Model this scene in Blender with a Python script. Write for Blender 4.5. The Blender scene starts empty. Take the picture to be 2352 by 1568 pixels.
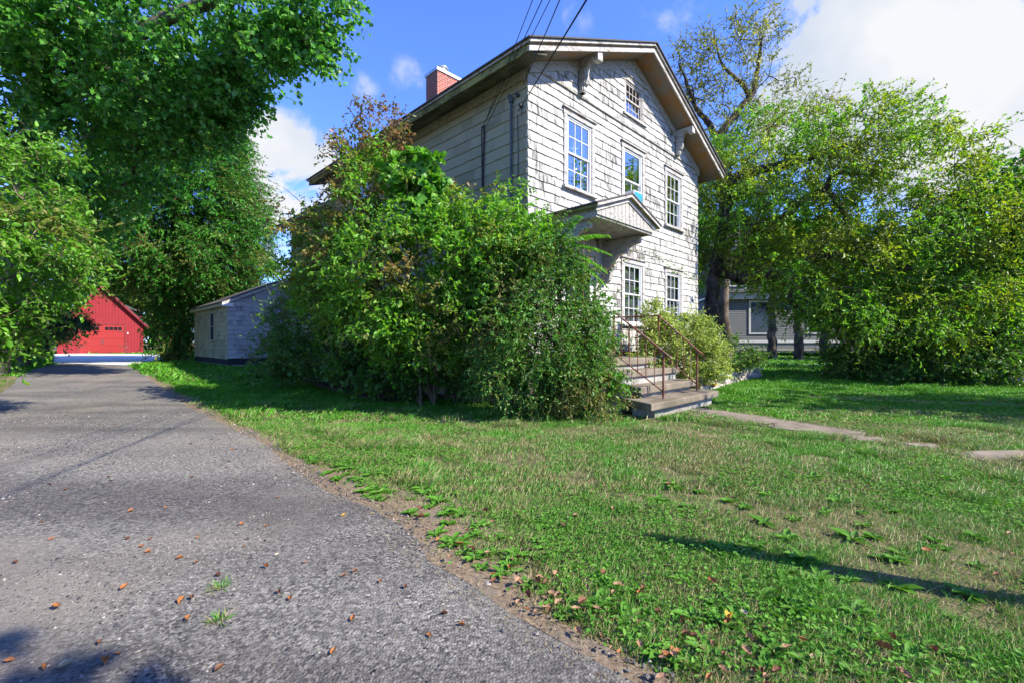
import bpy, math, random
import numpy as np
R = math.radians
rng = np.random.default_rng(7)
random.seed(7)
scene = bpy.context.scene
COL = scene.collection

# ------------------------------------------------------------------ camera, sky, sun, exposure
H = 1.25
cam = bpy.data.cameras.new('camera'); cam.lens = 16.0; cam.sensor_width = 36.0
cam.clip_start = 0.05; cam.clip_end = 3000
camo = bpy.data.objects.new('camera', cam); COL.objects.link(camo)
camo.location = (0, 0, H); camo.rotation_euler = (R(90), 0, 0)
scene.camera = camo
scene.view_settings.view_transform = 'Standard'; scene.view_settings.look = 'None'
scene.view_settings.gamma = 1.0; scene.view_settings.exposure = 1.45

FD, CX, CY = 1045.9, 1176.0, 784.0          # focal length and centre in the 2352 px wide view used for measuring
SUN_EL, SUN_AZ = 39.5, 114.0                # azimuth clockwise from +Y
world = bpy.data.worlds.new("World"); scene.world = world; world.use_nodes = True

def pdir(dx, dy):
    v = np.array([(dx-CX)/FD, 1.0, -(dy-CY)/FD]); return v/np.linalg.norm(v)

def build_world():
    nt = world.node_tree; N = nt.nodes; L = nt.links; N.clear()
    out = N.new('ShaderNodeOutputWorld'); bg = N.new('ShaderNodeBackground')
    sky = N.new('ShaderNodeTexSky'); sky.sky_type = 'NISHITA'; sky.sun_disc = False
    sky.sun_elevation = R(SUN_EL); sky.sun_rotation = R(SUN_AZ)
    sky.air_density = 1.0; sky.dust_density = 0.3; sky.ozone_density = 2.5
    tint = N.new('ShaderNodeMix'); tint.data_type = 'RGBA'; tint.blend_type = 'MULTIPLY'
    tint.inputs['Factor'].default_value = 1.0
    tint.inputs['B'].default_value = (0.52, 0.70, 1.28, 1)
    L.new(sky.outputs[0], tint.inputs['A'])
    tc = N.new('ShaderNodeTexCoord')
    def math_(op, a, b=None, c=None):
        n = N.new('ShaderNodeMath'); n.operation = op
        for i, v in enumerate((a, b, c)):
            if v is None: continue
            if isinstance(v, (int, float)): n.inputs[i].default_value = v
            else: L.new(v, n.inputs[i])
        return n.outputs[0]
    blobs = [  # direction (as seen in the photo), angular size in degrees, weight
        (1960, 120, 13, .66), (2080, 160, 13, .64), (1880, 210, 9, .58), (2190, 260, 12, .6), (2300, 200, 11, .52), (2130, 330, 9, .42),
        (2340, 30, 9, .5), (2000, 20, 10, .66), (2320, 310, 8, .42), (2290, 400, 7, .3),
        (680, 400, 8, .66), (650, 450, 8, .68), (640, 560, 7, .45), (720, 470, 7, .55),
        (1550, 45, 7, .24), (1720, 50, 7, .26), (940, 172, 4, .215), (830, 216, 4, .21), (1310, 10, 6, .22), (430, 640, 8, .45)]
    acc = None
    for dx, dy, deg, w in blobs:
        d = pdir(dx, dy)
        vm = N.new('ShaderNodeVectorMath'); vm.operation = 'DOT_PRODUCT'
        L.new(tc.outputs['Generated'], vm.inputs[0]); vm.inputs[1].default_value = tuple(d)
        mr = N.new('ShaderNodeMapRange'); mr.inputs[1].default_value = math.cos(R(deg)); mr.inputs[2].default_value = 1.0
        mr.inputs[3].default_value = 0; mr.inputs[4].default_value = w
        L.new(vm.outputs['Value'], mr.inputs[0])
        acc = mr.outputs[0] if acc is None else math_('MAXIMUM', acc, mr.outputs[0])
    n1 = N.new('ShaderNodeTexNoise'); n1.inputs['Scale'].default_value = 6.5; n1.inputs['Detail'].default_value = 12
    n1.inputs['Roughness'].default_value = 0.6; n1.inputs['Distortion'].default_value = 0.25
    L.new(tc.outputs['Generated'], n1.inputs['Vector'])
    n2 = N.new('ShaderNodeTexNoise'); n2.inputs['Scale'].default_value = 3.2; n2.inputs['Detail'].default_value = 6
    L.new(tc.outputs['Generated'], n2.inputs['Vector'])
    dens = math_('MULTIPLY', acc, math_('ADD', 1.0, math_('MULTIPLY', math_('SUBTRACT', n1.outputs['Fac'], 0.5), 4.2)))
    gate = N.new('ShaderNodeMapRange'); gate.inputs[1].default_value = 0.0; gate.inputs[2].default_value = 0.12; L.new(acc, gate.inputs[0])
    sm = N.new('ShaderNodeMapRange'); sm.interpolation_type = 'SMOOTHSTEP'
    sm.inputs[1].default_value = 0.20; sm.inputs[2].default_value = 0.44; L.new(dens, sm.inputs[0])
    cov = math_('MULTIPLY', sm.outputs[0], gate.outputs[0])
    cr = N.new('ShaderNodeValToRGB')
    cr.color_ramp.elements[0].position = 0.42; cr.color_ramp.elements[0].color = (2.05, 2.3, 2.7, 1)
    cr.color_ramp.elements[1].position = 0.57; cr.color_ramp.elements[1].color = (2.85, 2.9, 3.0, 1)
    L.new(n2.outputs['Fac'], cr.inputs[0])
    mx = N.new('ShaderNodeMix'); mx.data_type = 'RGBA'
    L.new(cov, mx.inputs['Factor']); L.new(tint.outputs['Result'], mx.inputs['A']); L.new(cr.outputs[0], mx.inputs['B'])
    L.new(mx.outputs['Result'], bg.inputs['Color']); bg.inputs['Strength'].default_value = 0.12
    L.new(bg.outputs[0], out.inputs['Surface'])
build_world()

sun = bpy.data.lights.new('sun', 'SUN'); sun.energy = 4.4; sun.angle = R(0.53); sun.color = (1.0, 0.93, 0.79)
suno = bpy.data.objects.new('sun', sun); COL.objects.link(suno)
suno.rotation_euler = (R(90-SUN_EL), 0, R(180-SUN_AZ)); suno.location = (10, -10, 20)

# ------------------------------------------------------------------ coordinates
def ss(a, b, x):
    t = np.clip((np.asarray(x, float)-a)/(b-a), 0.0, 1.0); return t*t*(3-2*t)
def gz(x, y):
    return 0.30*ss(9, 17.5, y)*ss(-2.5, -7, x) + 0.16*ss(9, 14, y)*ss(2.5, 6, x)
def gp(dx, dy):
    u = (dx-CX)/FD; v = (dy-CY)/FD; Y = H/v
    for _ in range(12): Y = (H-float(gz(u*Y, Y)))/v
    return np.array([u*Y, Y, float(gz(u*Y, Y))])
def P(dx, dy, Y):
    return np.array([(dx-CX)/FD*Y, Y, H-(dy-CY)/FD*Y])
S2 = math.sqrt(.5)
HC = np.array([0.297, 8.63, 0.0])            # near corner of the house; its frame is turned 45 degrees
def hw(t, s, z=0.0):
    return np.array([HC[0]+S2*(t-s), HC[1]+S2*(t+s), z])

# ------------------------------------------------------------------ mesh helpers
class MB:
    def __init__(s): s.v = []; s.f = []; s.n = 0
    def add(s, verts, faces):
        s.v.extend([tuple(map(float, p)) for p in verts])
        s.f.extend([tuple(i+s.n for i in f) for f in faces]); s.n += len(verts)
    def hexa(s, p):   # 8 points: bottom 4 ccw, top 4 ccw
        s.add(p, [(3,2,1,0),(4,5,6,7),(0,1,5,4),(1,2,6,5),(2,3,7,6),(3,0,4,7)])
    def box(s, x0,x1,y0,y1,z0,z1):
        s.hexa([(x0,y0,z0),(x1,y0,z0),(x1,y1,z0),(x0,y1,z0),(x0,y0,z1),(x1,y0,z1),(x1,y1,z1),(x0,y1,z1)])
    def prism(s, poly, fn, a, b):   # poly of 2D points, fn(p, q, depth)
        n = len(poly)
        vs = [fn(p[0], p[1], a) for p in poly]+[fn(p[0], p[1], b) for p in poly]
        fs = [tuple(range(n))[::-1], tuple(range(n, 2*n))]+[(i,(i+1)%n,(i+1)%n+n,i+n) for i in range(n)]
        s.add(vs, fs)
    def tube(s, pts, rad, sides=8, caps=True):
        pts = np.asarray(pts, float); n = len(pts)
        if np.isscalar(rad): rad = [rad]*n
        tang = np.gradient(pts, axis=0); tang /= np.linalg.norm(tang, axis=1)[:,None]+1e-12
        ref = np.array([0,0,1.0]) if abs(tang[0][2]) < .9 else np.array([1.0,0,0])
        vs = []; fs = []
        a = np.arange(sides)*2*math.pi/sides
        for i in range(n):
            x = np.cross(ref, tang[i]); x /= np.linalg.norm(x)+1e-12; y = np.cross(tang[i], x); ref = y if False else ref
            for k in range(sides): vs.append(pts[i]+rad[i]*(math.cos(a[k])*x+math.sin(a[k])*y))
        for i in range(n-1):
            for k in range(sides):
                k2 = (k+1)%sides; fs.append((i*sides+k, i*sides+k2, (i+1)*sides+k2, (i+1)*sides+k))
        if caps: fs.append(tuple(range(sides))[::-1]); fs.append(tuple(range((n-1)*sides, n*sides)))
        s.add(vs, fs)
    def lathe(s, prof, c=(0,0,0), sides=24):
        vs = []; fs = []; n = len(prof)
        for r, z in prof:
            for k in range(sides):
                a = 2*math.pi*k/sides; vs.append((c[0]+r*math.cos(a), c[1]+r*math.sin(a), c[2]+z))
        for i in range(n-1):
            for k in range(sides):
                k2 = (k+1)%sides; fs.append((i*sides+k, i*sides+k2, (i+1)*sides+k2, (i+1)*sides+k))
        fs.append(tuple(range(sides))[::-1]); fs.append(tuple(range((n-1)*sides, n*sides)))
        s.add(vs, fs)
    def build(s, name, m, parent=None, smooth=False, loc=None, bevel=0):
        me = bpy.data.meshes.new(name); me.from_pydata(s.v, [], s.f); me.update()
        return link(name, me, m, parent, smooth, loc, bevel)
def link(name, me, m, parent=None, smooth=False, loc=None, bevel=0):
    o = bpy.data.objects.new(name, me); COL.objects.link(o)
    if m: me.materials.append(m)
    if smooth: me.polygons.foreach_set('use_smooth', [True]*len(me.polygons))
    if parent: o.parent = parent
    if loc is not None: o.location = loc
    if bevel:
        b = o.modifiers.new('bevel', 'BEVEL'); b.width = bevel; b.segments = 2; b.limit_method = 'ANGLE'
    return o
def np_mesh(name, v, f, m, parent=None, smooth=False, loc=None):
    """v (N,3), f (M,k) all faces with the same number of corners"""
    v = np.ascontiguousarray(v, np.float32); f = np.ascontiguousarray(f, np.int32)
    me = bpy.data.meshes.new(name); me.vertices.add(len(v)); me.vertices.foreach_set('co', v.ravel())
    k = f.shape[1]; me.loops.add(f.size); me.loops.foreach_set('vertex_index', f.ravel())
    me.polygons.add(len(f)); me.polygons.foreach_set('loop_start', np.arange(len(f), dtype=np.int32)*k)
    me.polygons.foreach_set('loop_total', np.full(len(f), k, np.int32))
    me.update(calc_edges=True); me.validate()
    return link(name, me, m, parent, smooth, loc)
def tag(o, label=None, cat=None, group=None, kind=None):
    if label: o['label'] = label
    if cat: o['category'] = cat
    if group: o['group'] = group
    if kind: o['kind'] = kind
    return o
def thing(name, label, cat, loc=(0,0,0), rz=0, group=None):
    o = bpy.data.objects.new(name, None); COL.objects.link(o); o.location = loc; o.rotation_euler = (0,0,rz)
    o.empty_display_size = .2
    return tag(o, label, cat, group)

# ------------------------------------------------------------------ material helpers
class NT:
    def __init__(s, name):
        s.m = bpy.data.materials.new(name); s.m.use_nodes = True; s.t = s.m.node_tree; s.N = s.t.nodes; s.N.clear()
        s.out = s.N.new('ShaderNodeOutputMaterial')
    def new(s, t, **kw):
        n = s.N.new(t)
        for k, v in kw.items(): setattr(n, k, v)
        return n
    def set(s, sock, v):
        if v is None: return
        if isinstance(v, bpy.types.NodeSocket): s.t.links.new(v, sock)
        elif isinstance(v, (tuple, list)) and len(v) == 3 and sock.type == 'RGBA': sock.default_value = (*v, 1)
        else: sock.default_value = v
    def coord(s, scale=(1,1,1), kind='Object'):
        tc = s.new('ShaderNodeTexCoord'); mp = s.new('ShaderNodeMapping'); mp.inputs['Scale'].default_value = scale
        s.t.links.new(tc.outputs[kind], mp.inputs['Vector']); return mp.outputs[0]
    def noise(s, scale, vec=None, detail=4, rough=.55, dist=0):
        n = s.new('ShaderNodeTexNoise'); n.inputs['Scale'].default_value = scale; n.inputs['Detail'].default_value = detail
        n.inputs['Roughness'].default_value = rough; n.inputs['Distortion'].default_value = dist
        if vec is not None: s.t.links.new(vec, n.inputs['Vector'])
        return n.outputs['Fac']
    def voro(s, scale, vec=None, out='Distance', feature='F1'):
        n = s.new('ShaderNodeTexVoronoi'); n.feature = feature; n.inputs['Scale'].default_value = scale
        if vec is not None: s.t.links.new(vec, n.inputs['Vector'])
        return n.outputs[out]
    def ramp(s, fac, stops, interp='LINEAR'):
        r = s.new('ShaderNodeValToRGB'); r.color_ramp.interpolation = interp; e = r.color_ramp.elements
        while len(e) < len(stops): e.new(0.5)
        for x, (p, c) in zip(e, stops):
            x.position = p; x.color = (*c, 1) if len(c) == 3 else c
        s.set(r.inputs[0], fac); return r.outputs[0]
    def step(s, fac, a, b):
        m = s.new('ShaderNodeMapRange'); m.interpolation_type = 'SMOOTHSTEP'; m.inputs[1].default_value = a; m.inputs[2].default_value = b
        s.set(m.inputs[0], fac); return m.outputs[0]
    def math(s, op, a, b=0.0):
        n = s.new('ShaderNodeMath', operation=op); s.set(n.inputs[0], a); s.set(n.inputs[1], b); return n.outputs[0]
    def mix(s, fac, a, b, mode='MIX'):
        n = s.new('ShaderNodeMix', data_type='RGBA', blend_type=mode); s.set(n.inputs['Factor'], fac)
        s.set(n.inputs['A'], a); s.set(n.inputs['B'], b); return n.outputs['Result']
    def island(s): return s.new('ShaderNodeNewGeometry').outputs['Random Per Island']
    def bump(s, h, strength=.3, dist=.02, normal=None):
        b = s.new('ShaderNodeBump'); b.inputs['Strength'].default_value = strength; b.inputs['Distance'].default_value = dist
        s.set(b.inputs['Height'], h)
        if normal is not None: s.set(b.inputs['Normal'], normal)
        return b.outputs[0]
    def bsdf(s, color, rough=.7, spec=.3, metal=0, normal=None):
        b = s.new('ShaderNodeBsdfPrincipled'); s.set(b.inputs['Base Color'], color); s.set(b.inputs['Roughness'], rough)
        b.inputs['Specular IOR Level'].default_value = spec; b.inputs['Metallic'].default_value = metal
        if normal is not None: s.set(b.inputs['Normal'], normal)
        return b.outputs[0]
    def done(s, sh): s.t.links.new(sh, s.out.inputs['Surface']); return s.m

def simple(name, c, rough=.7, spec=.3, metal=0, var=.15, scale=6, bump=.1):
    n = NT(name); co = n.coord(); f = n.noise(scale, co, 6)
    dk = tuple(x*(1-var) for x in c); lt = tuple(min(1, x*(1+var)) for x in c)
    return n.done(n.bsdf(n.ramp(f, [(.3, dk), (.7, lt)]), rough, spec, metal, n.bump(f, bump, .01)))

def leaf_mat(name, cols, trans=.38, patch=None, pscale=.9, rough=.42, spec=.45, thr=(.52,.66)):
    """cols: ramp over the random value of each leaf; patch: other colours for whole clumps of turning leaves"""
    n = NT(name); isl = n.island(); k = len(cols)
    c = n.ramp(isl, [(i/(k-1), x) for i, x in enumerate(cols)])
    co = n.coord()
    if patch:
        c2 = n.ramp(isl, [(i/(len(patch)-1), x) for i, x in enumerate(patch)])
        f = n.step(n.math('ADD', n.noise(pscale, co, 3), n.math('MULTIPLY', n.math('SUBTRACT', isl, .5), .18)), *thr)
        c = n.mix(f, c, c2)
    v = n.noise(2.3, co, 2)
    c = n.mix(1.0, c, n.ramp(v, [(.3, (.72,.72,.72)), (.7, (1.2,1.2,1.15))]), 'MULTIPLY')
    p = n.bsdf(c, rough, spec)
    t = n.new('ShaderNodeBsdfTranslucent'); n.set(t.inputs['Color'], n.mix(1.0, c, (1.5,1.45,.75), 'MULTIPLY'))
    m = n.new('ShaderNodeMixShader'); m.inputs[0].default_value = trans
    n.t.links.new(p, m.inputs[1]); n.t.links.new(t.outputs[0], m.inputs[2])
    return n.done(m.outputs[0])
def bark_mat(name, a, b, scale=7):
    n = NT(name); co = n.coord((1,1,.25)); f = n.noise(scale, co, 8, .65, .6); g = n.noise(1.5, n.coord(), 3)
    c = n.mix(n.step(g, .45, .65), n.ramp(f, [(.35, a), (.65, b)]), n.ramp(f, [(.35, b), (.6, tuple(min(1, x*1.7) for x in b))]))
    return n.done(n.bsdf(c, .9, .15, 0, n.bump(f, .8, .03)))

def shingle_mat(name, light, mid, dark, green=0.0, stain=.5):
    n = NT(name); isl = n.island()
    base = n.ramp(isl, [(0, mid), (.35, light), (.8, light), (1, tuple(x*.8 for x in mid))])
    streak = n.noise(1.0, n.coord((22, 22, 3.2)), 5, .6)
    patch = n.noise(.95, n.coord((1,1,.8)), 4)
    fine = n.noise(1.0, n.coord((90, 90, 7)), 3)
    r = n.math('ADD', n.math('MULTIPLY', streak, .7), n.math('ADD', n.math('MULTIPLY', patch, .36), n.math('MULTIPLY', n.math('SUBTRACT', isl, .5), .10)))
    st = n.step(r, .62-.1*stain, .78-.1*stain)
    c = n.mix(n.math('MULTIPLY', st, .88), base, dark)
    c = n.mix(n.math('MULTIPLY', n.step(fine, .5, .72), .28), c, tuple(x*.55 for x in mid))
    if green:
        gpt = n.noise(.7, n.coord(), 4)
        c = n.mix(n.math('MULTIPLY', n.step(gpt, .35, .65), green), c, (.20,.22,.11))
    return n.done(n.bsdf(c, .8, .2, 0, n.bump(n.math('ADD', streak, fine), .25, .006)))

M = {}
M['shingle'] = shingle_mat('weathered_white_shingle', (.39,.385,.36), (.32,.315,.29), (.035,.030,.027), 0, .95)
M['shingle_side'] = shingle_mat('mildewed_shingle', (.34,.31,.20), (.27,.24,.155), (.03,.03,.022), .25, .0)
M['shingle_shed'] = shingle_mat('grey_shed_shingle', (.36,.36,.35), (.24,.24,.24), (.05,.053,.057), .0, .35)
M['shingle_shed_side'] = shingle_mat('yellowed_shed_shingle', (.33,.32,.21), (.25,.245,.155), (.08,.08,.045), .4, .3)
def wood_paint(name, c, d, amount, scale=3.0, along=(1,1,1)):
    n = NT(name); co = n.coord(along); f = n.noise(scale, co, 8, .65); g = n.noise(scale*9, co, 4)
    k = n.step(n.math('ADD', n.math('MULTIPLY', f, .75), n.math('MULTIPLY', g, .25)), .58-amount*.25, .72-amount*.2)
    return n.done(n.bsdf(n.mix(n.math('MULTIPLY', k, .85), c, d), .75, .25, 0, n.bump(g, .25, .006)))
M['trim'] = wood_paint('weathered_trim', (.33,.32,.29), (.10,.09,.075), .38, 2.5, (3,3,9))
M['casing'] = wood_paint('peeling_casing', (.37,.355,.33), (.13,.105,.085), .45, 2.2, (2,2,6))
M['white'] = simple('white_vinyl', (.55,.55,.54), .4, .4, 0, .04, 4, .03)
M['soffit'] = wood_paint('peeling_soffit', (.17,.155,.135), (.25,.12,.03), .62, 1.6, (1,1,1))
M['soffit_green'] = wood_paint('mossy_eave', (.19,.18,.115), (.03,.034,.015), .85, 2.4, (1,.5,1))
M['fascia_green'] = wood_paint('algae_fascia', (.24,.225,.075), (.045,.045,.015), .6, 3, (1,.6,1))
M['roofing'] = simple('asphalt_roofing', (.075,.07,.068), .95, .2, 0, .4, 30, .5)
M['dark'] = simple('dark_interior', (.03,.032,.036), .9, .1, 0, .2)
M['curtain'] = simple('window_curtain', (.55,.56,.58), .9, .1, 0, .12, 9)
M['blind'] = simple('grey_window_screen', (.17,.18,.19), .8, .2, 0, .2, 5)
def glass():
    n = NT('window_glass'); tr = n.new('ShaderNodeBsdfTransparent'); tr.inputs[0].default_value = (.8,.84,.86,1)
    gl = n.new('ShaderNodeBsdfGlossy'); gl.inputs['Roughness'].default_value = .015; gl.inputs['Color'].default_value = (.95,.97,1,1)
    w = n.noise(1.2, n.coord(), 2)
    n.set(gl.inputs['Normal'], n.bump(w, .08, .02))
    lw = n.new('ShaderNodeLayerWeight'); lw.inputs['Blend'].default_value = .35
    mr = n.new('ShaderNodeMapRange'); mr.inputs[3].default_value = .30; mr.inputs[4].default_value = .75; n.set(mr.inputs[0], lw.outputs['Facing'])
    m = n.new('ShaderNodeMixShader'); n.set(m.inputs[0], mr.outputs[0]); n.t.links.new(tr.outputs[0], m.inputs[1]); n.t.links.new(gl.outputs[0], m.inputs[2])
    return n.done(m.outputs[0])
M['glass'] = glass()
M['black_glass'] = simple('dark_glass', (.012,.014,.016), .06, .6, 0, .1)
def brick():
    n = NT('chimney_brick'); tc = n.new('ShaderNodeTexCoord'); sx = n.new('ShaderNodeSeparateXYZ'); n.t.links.new(tc.outputs['Object'], sx.inputs[0])
    a = n.math('ADD', sx.outputs[0], sx.outputs[1]); cb = n.new('ShaderNodeCombineXYZ'); n.set(cb.inputs[0], a); n.set(cb.inputs[1], sx.outputs[2])
    b = n.new('ShaderNodeTexBrick'); n.t.links.new(cb.outputs[0], b.inputs['Vector']); b.inputs['Scale'].default_value = 1
    b.inputs['Brick Width'].default_value = .21; b.inputs['Row Height'].default_value = .075; b.inputs['Mortar Size'].default_value = .007
    b.inputs['Color1'].default_value = (.30,.065,.04,1); b.inputs['Color2'].default_value = (.17,.05,.045,1); b.inputs['Mortar'].default_value = (.42,.40,.36,1)
    b.inputs['Bias'].default_value = -.1
    f = n.noise(20, n.coord(), 5)
    return n.done(n.bsdf(n.mix(.35, b.outputs['Color'], n.ramp(f, [(.3,(.12,.05,.04)),(.7,(.42,.14,.09))])), .9, .15, 0, n.bump(b.outputs['Fac'], -.5, .01)))
M['brick'] = brick()
M['metal'] = simple('galvanised_metal', (.50,.52,.54), .4, .5, .7, .15, 8)
M['dkmetal'] = simple('dark_metal', (.06,.065,.07), .5, .4, .3, .2)
def rust():
    n = NT('rusty_iron'); f = n.noise(9, n.coord((1,1,.6)), 6, .7)
    return n.done(n.bsdf(n.ramp(f, [(.35,(.10,.035,.018)),(.5,(.20,.075,.04)),(.62,(.22,.17,.15))]), .75, .3, .2, n.bump(f, .3, .004)))
M['rust'] = rust()
def concrete(name, c, moss=.4):
    n = NT(name); co = n.coord(); f = n.noise(3, co, 8, .65); g = n.noise(45, co, 4); v = n.noise(1.1, co, 5)
    col = n.ramp(f, [(.3, tuple(x*.55 for x in c)), (.55, c), (.75, tuple(min(1,x*1.25) for x in c))])
    col = n.mix(n.math('MULTIPLY', n.step(v, .5, .68), moss), col, (.10,.085,.055))
    col = n.mix(n.math('MULTIPLY', n.step(g, .55, .7), .4), col, tuple(x*.5 for x in c))
    return n.done(n.bsdf(col, .92, .15, 0, n.bump(n.math('ADD', f, n.math('MULTIPLY', g, .5)), .5, .012)))
M['concrete'] = concrete('old_concrete', (.19,.158,.12), .7)
M['foundation'] = concrete('foundation_block', (.30,.29,.26))
def stone():
    n = NT('wall_stone'); isl = n.island(); f = n.noise(11, n.coord(), 8, .65); big = n.noise(1.0, n.coord(), 2)
    c = n.ramp(isl, [(0,(.20,.19,.18)),(.3,(.34,.31,.27)),(.6,(.42,.38,.34)),(1,(.24,.21,.19))])
    c = n.mix(n.step(f, .5, .75), c, (.10,.09,.08))
    return n.done(n.bsdf(c, .92, .15, 0, n.bump(f, .7, .02)))
M['stone'] = stone()
M['lichen'] = simple('yellow_lichen_stone', (.50,.33,.05), .9, .1, 0, .45, 14, .6)
M['stone_dark'] = simple('mossy_dark_stone', (.11,.10,.055), .95, .1, 0, .6, 9, .7)
M['bark'] = bark_mat('grey_bark', (.045,.038,.03), (.17,.15,.12))
M['bark_dark'] = bark_mat('dark_bark', (.03,.022,.016), (.10,.078,.06))
M['bark_red'] = bark_mat('reddish_bark', (.06,.032,.02), (.22,.12,.07), 9)
M['twig'] = bark_mat('shrub_stem', (.05,.035,.022), (.19,.14,.09), 12)
M['twig_red'] = bark_mat('rose_stem', (.10,.035,.02), (.20,.12,.06), 12)
M['red'] = wood_paint('red_barn_siding', (.22,.016,.022), (.15,.01,.015), .3, 3, (6,6,1))
M['red_door'] = simple('red_garage_door', (.26,.015,.014), .45, .4, 0, .07)
M['red_trim'] = simple('dark_red_trim', (.17,.012,.016), .6, .3, 0, .1)
M['teal'] = simple('teal_panel', (.02,.22,.30), .5, .4, 0, .1)
M['blue_siding'] = simple('pale_blue_siding', (.42,.46,.56), .7, .3, 0, .08)
M['gray_siding'] = simple('grey_clapboard', (.17,.18,.185), .75, .25, 0, .08)
M['terracotta'] = simple('tan_ceramic', (.42,.27,.12), .6, .3, 0, .25)
M['wire'] = simple('black_cable', (.015,.015,.016), .6, .3, 0, .1)
M['pole'] = simple('pole_wood', (.16,.12,.09), .9, .1, 0, .3, 12)

# ------------------------------------------------------------------ ground, driveway, path, far pavement
DRIVE_R = [(1.9,-1.0),(1.25,.5),(.50,1.667),(.2,1.95),(.02,2.12),(-.17,2.36),(-.41,2.58),(-.62,2.9),(-.85,3.22),(-1.15,3.5),(-1.5,3.78),(-2.3,4.7),(-3.19,5.79),(-4.6,7.15)]
DRIVE_R += [tuple(gp(*q)[:2]) for q in ((425,930),(400,905),(355,876),(308,847),(288,835))]
DRIVE_L = [(-7.0,-4),(-7.6,0),(-8.4,4.5),(-9.6,7.2),(-10.8,9.4)]+[tuple(gp(*q)[:2]) for q in ((3,900),(40,865),(77,848),(150,831),(172,826))]
DRIVE_END = max(DRIVE_R[-1][1], DRIVE_L[-1][1])
def poly_at(poly, w):     # a point on a polyline, by share of its length
    p = np.array(poly, float); d = np.r_[0, np.cumsum(np.linalg.norm(np.diff(p, axis=0), axis=1))]
    w = np.asarray(w)*d[-1]
    return np.stack([np.interp(w, d, p[:,0]), np.interp(w, d, p[:,1])], -1)
def edge_x_at(y): return np.interp(y, [p[1] for p in DRIVE_R], [p[0] for p in DRIVE_R])
def edge_l_at(y): return np.interp(y, [p[1] for p in DRIVE_L], [p[0] for p in DRIVE_L])
def on_drive(x, y): return (x < edge_x_at(y)) & (x > edge_l_at(y)) & (y < DRIVE_END)

def sheet(name, xs, ys, m, dz=0.0, kind='structure'):
    X, Y = np.meshgrid(xs, ys); Z = gz(X, Y)+dz
    v = np.stack([X, Y, Z], -1).reshape(-1, 3); nx = len(xs); ny = len(ys)
    i = (np.arange(ny-1)[:,None]*nx+np.arange(nx-1)[None,:]).ravel()
    return tag(np_mesh(name, v, np.stack([i, i+1, i+1+nx, i+nx], -1), m), kind=kind)
def lawn_mat():
    n = NT('lawn_soil'); co = n.coord(); f = n.noise(.55, co, 5, .6); g = n.noise(9, co, 7, .65); h = n.noise(70, co, 4)
    c = n.ramp(g, [(.3,(.07,.085,.03)),(.5,(.12,.115,.05)),(.68,(.20,.155,.09))])
    c = n.mix(n.step(f, .52, .68), c, n.ramp(h, [(.3,(.17,.125,.075)),(.7,(.33,.26,.16))]))
    return n.done(n.bsdf(c, .95, .1, 0, n.bump(n.math('ADD', h, g), .8, .03)))
M['lawn'] = lawn_mat()
xs = np.r_[-900,-400,-200,-120,-80,-60,np.arange(-44,20,.5),np.arange(20,60,2.0),60,90,130,200,400,900]
ys = np.r_[-300,-100,-40,np.arange(-14,44,.5),44,60,80,110,160,300,600,1500]
sheet('ground', xs, ys, M['lawn'])

def asphalt():
    n = NT('worn_asphalt'); co = n.coord()
    big = n.noise(.35, co, 4); mid = n.noise(1.6, n.coord((1,1,1)), 5, .6); st = n.voro(80, co, 'Color'); sd = n.voro(80, co, 'Distance'); st2 = n.voro(60, co, 'Color')
    fine = n.noise(160, co, 3)
    cell = n.new('ShaderNodeSeparateColor'); n.t.links.new(st, cell.inputs[0]); cell2 = n.new('ShaderNodeSeparateColor'); n.t.links.new(st2, cell2.inputs[0])
    c = n.ramp(cell.outputs[0], [(0,(.035,.034,.032)),(.4,(.105,.10,.09)),(.85,(.175,.166,.15)),(1,(.29,.265,.235))])
    c2 = n.ramp(cell2.outputs[0], [(0,(.05,.048,.045)),(.6,(.13,.124,.112)),(1,(.22,.208,.185))])
    c = n.mix(n.step(mid, .42, .6), c, c2)
    dirt = n.ramp(fine, [(.3,(.13,.115,.096)),(.7,(.20,.178,.15))])
    c = n.mix(n.math('MULTIPLY', n.step(big, .46, .62), .75), c, dirt)
    c = n.mix(n.math('MULTIPLY', n.step(n.noise(.8, co, 5), .52, .68), .45), c, (.06,.056,.054))
    mp = n.new('ShaderNodeMapping'); mp.inputs['Rotation'].default_value = (0,0,R(-42)); mp.inputs['Scale'].default_value = (.10,.75,1); n.t.links.new(n.coord(), mp.inputs[0])
    tr = n.noise(1.6, mp.outputs[0], 4, .5)
    c = n.mix(1.0, c, n.ramp(tr, [(.34,(.70,.68,.68)),(.5,(1.08,1.07,1.03)),(.64,(1.3,1.26,1.2))]), 'MULTIPLY')
    rp = n.noise(.5, n.coord(), 5); c = n.mix(n.math('MULTIPLY', n.step(rp, .56, .66), .35), c, (.24,.19,.165))
    h = n.math('ADD', n.math('MULTIPLY', n.math('SUBTRACT', 1.0, sd), .8), n.math('MULTIPLY', cell.outputs[1], .7))
    return n.done(n.bsdf(c, .9, .18, 0, n.bump(h, .9, .008)))
M['asphalt'] = asphalt()
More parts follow.
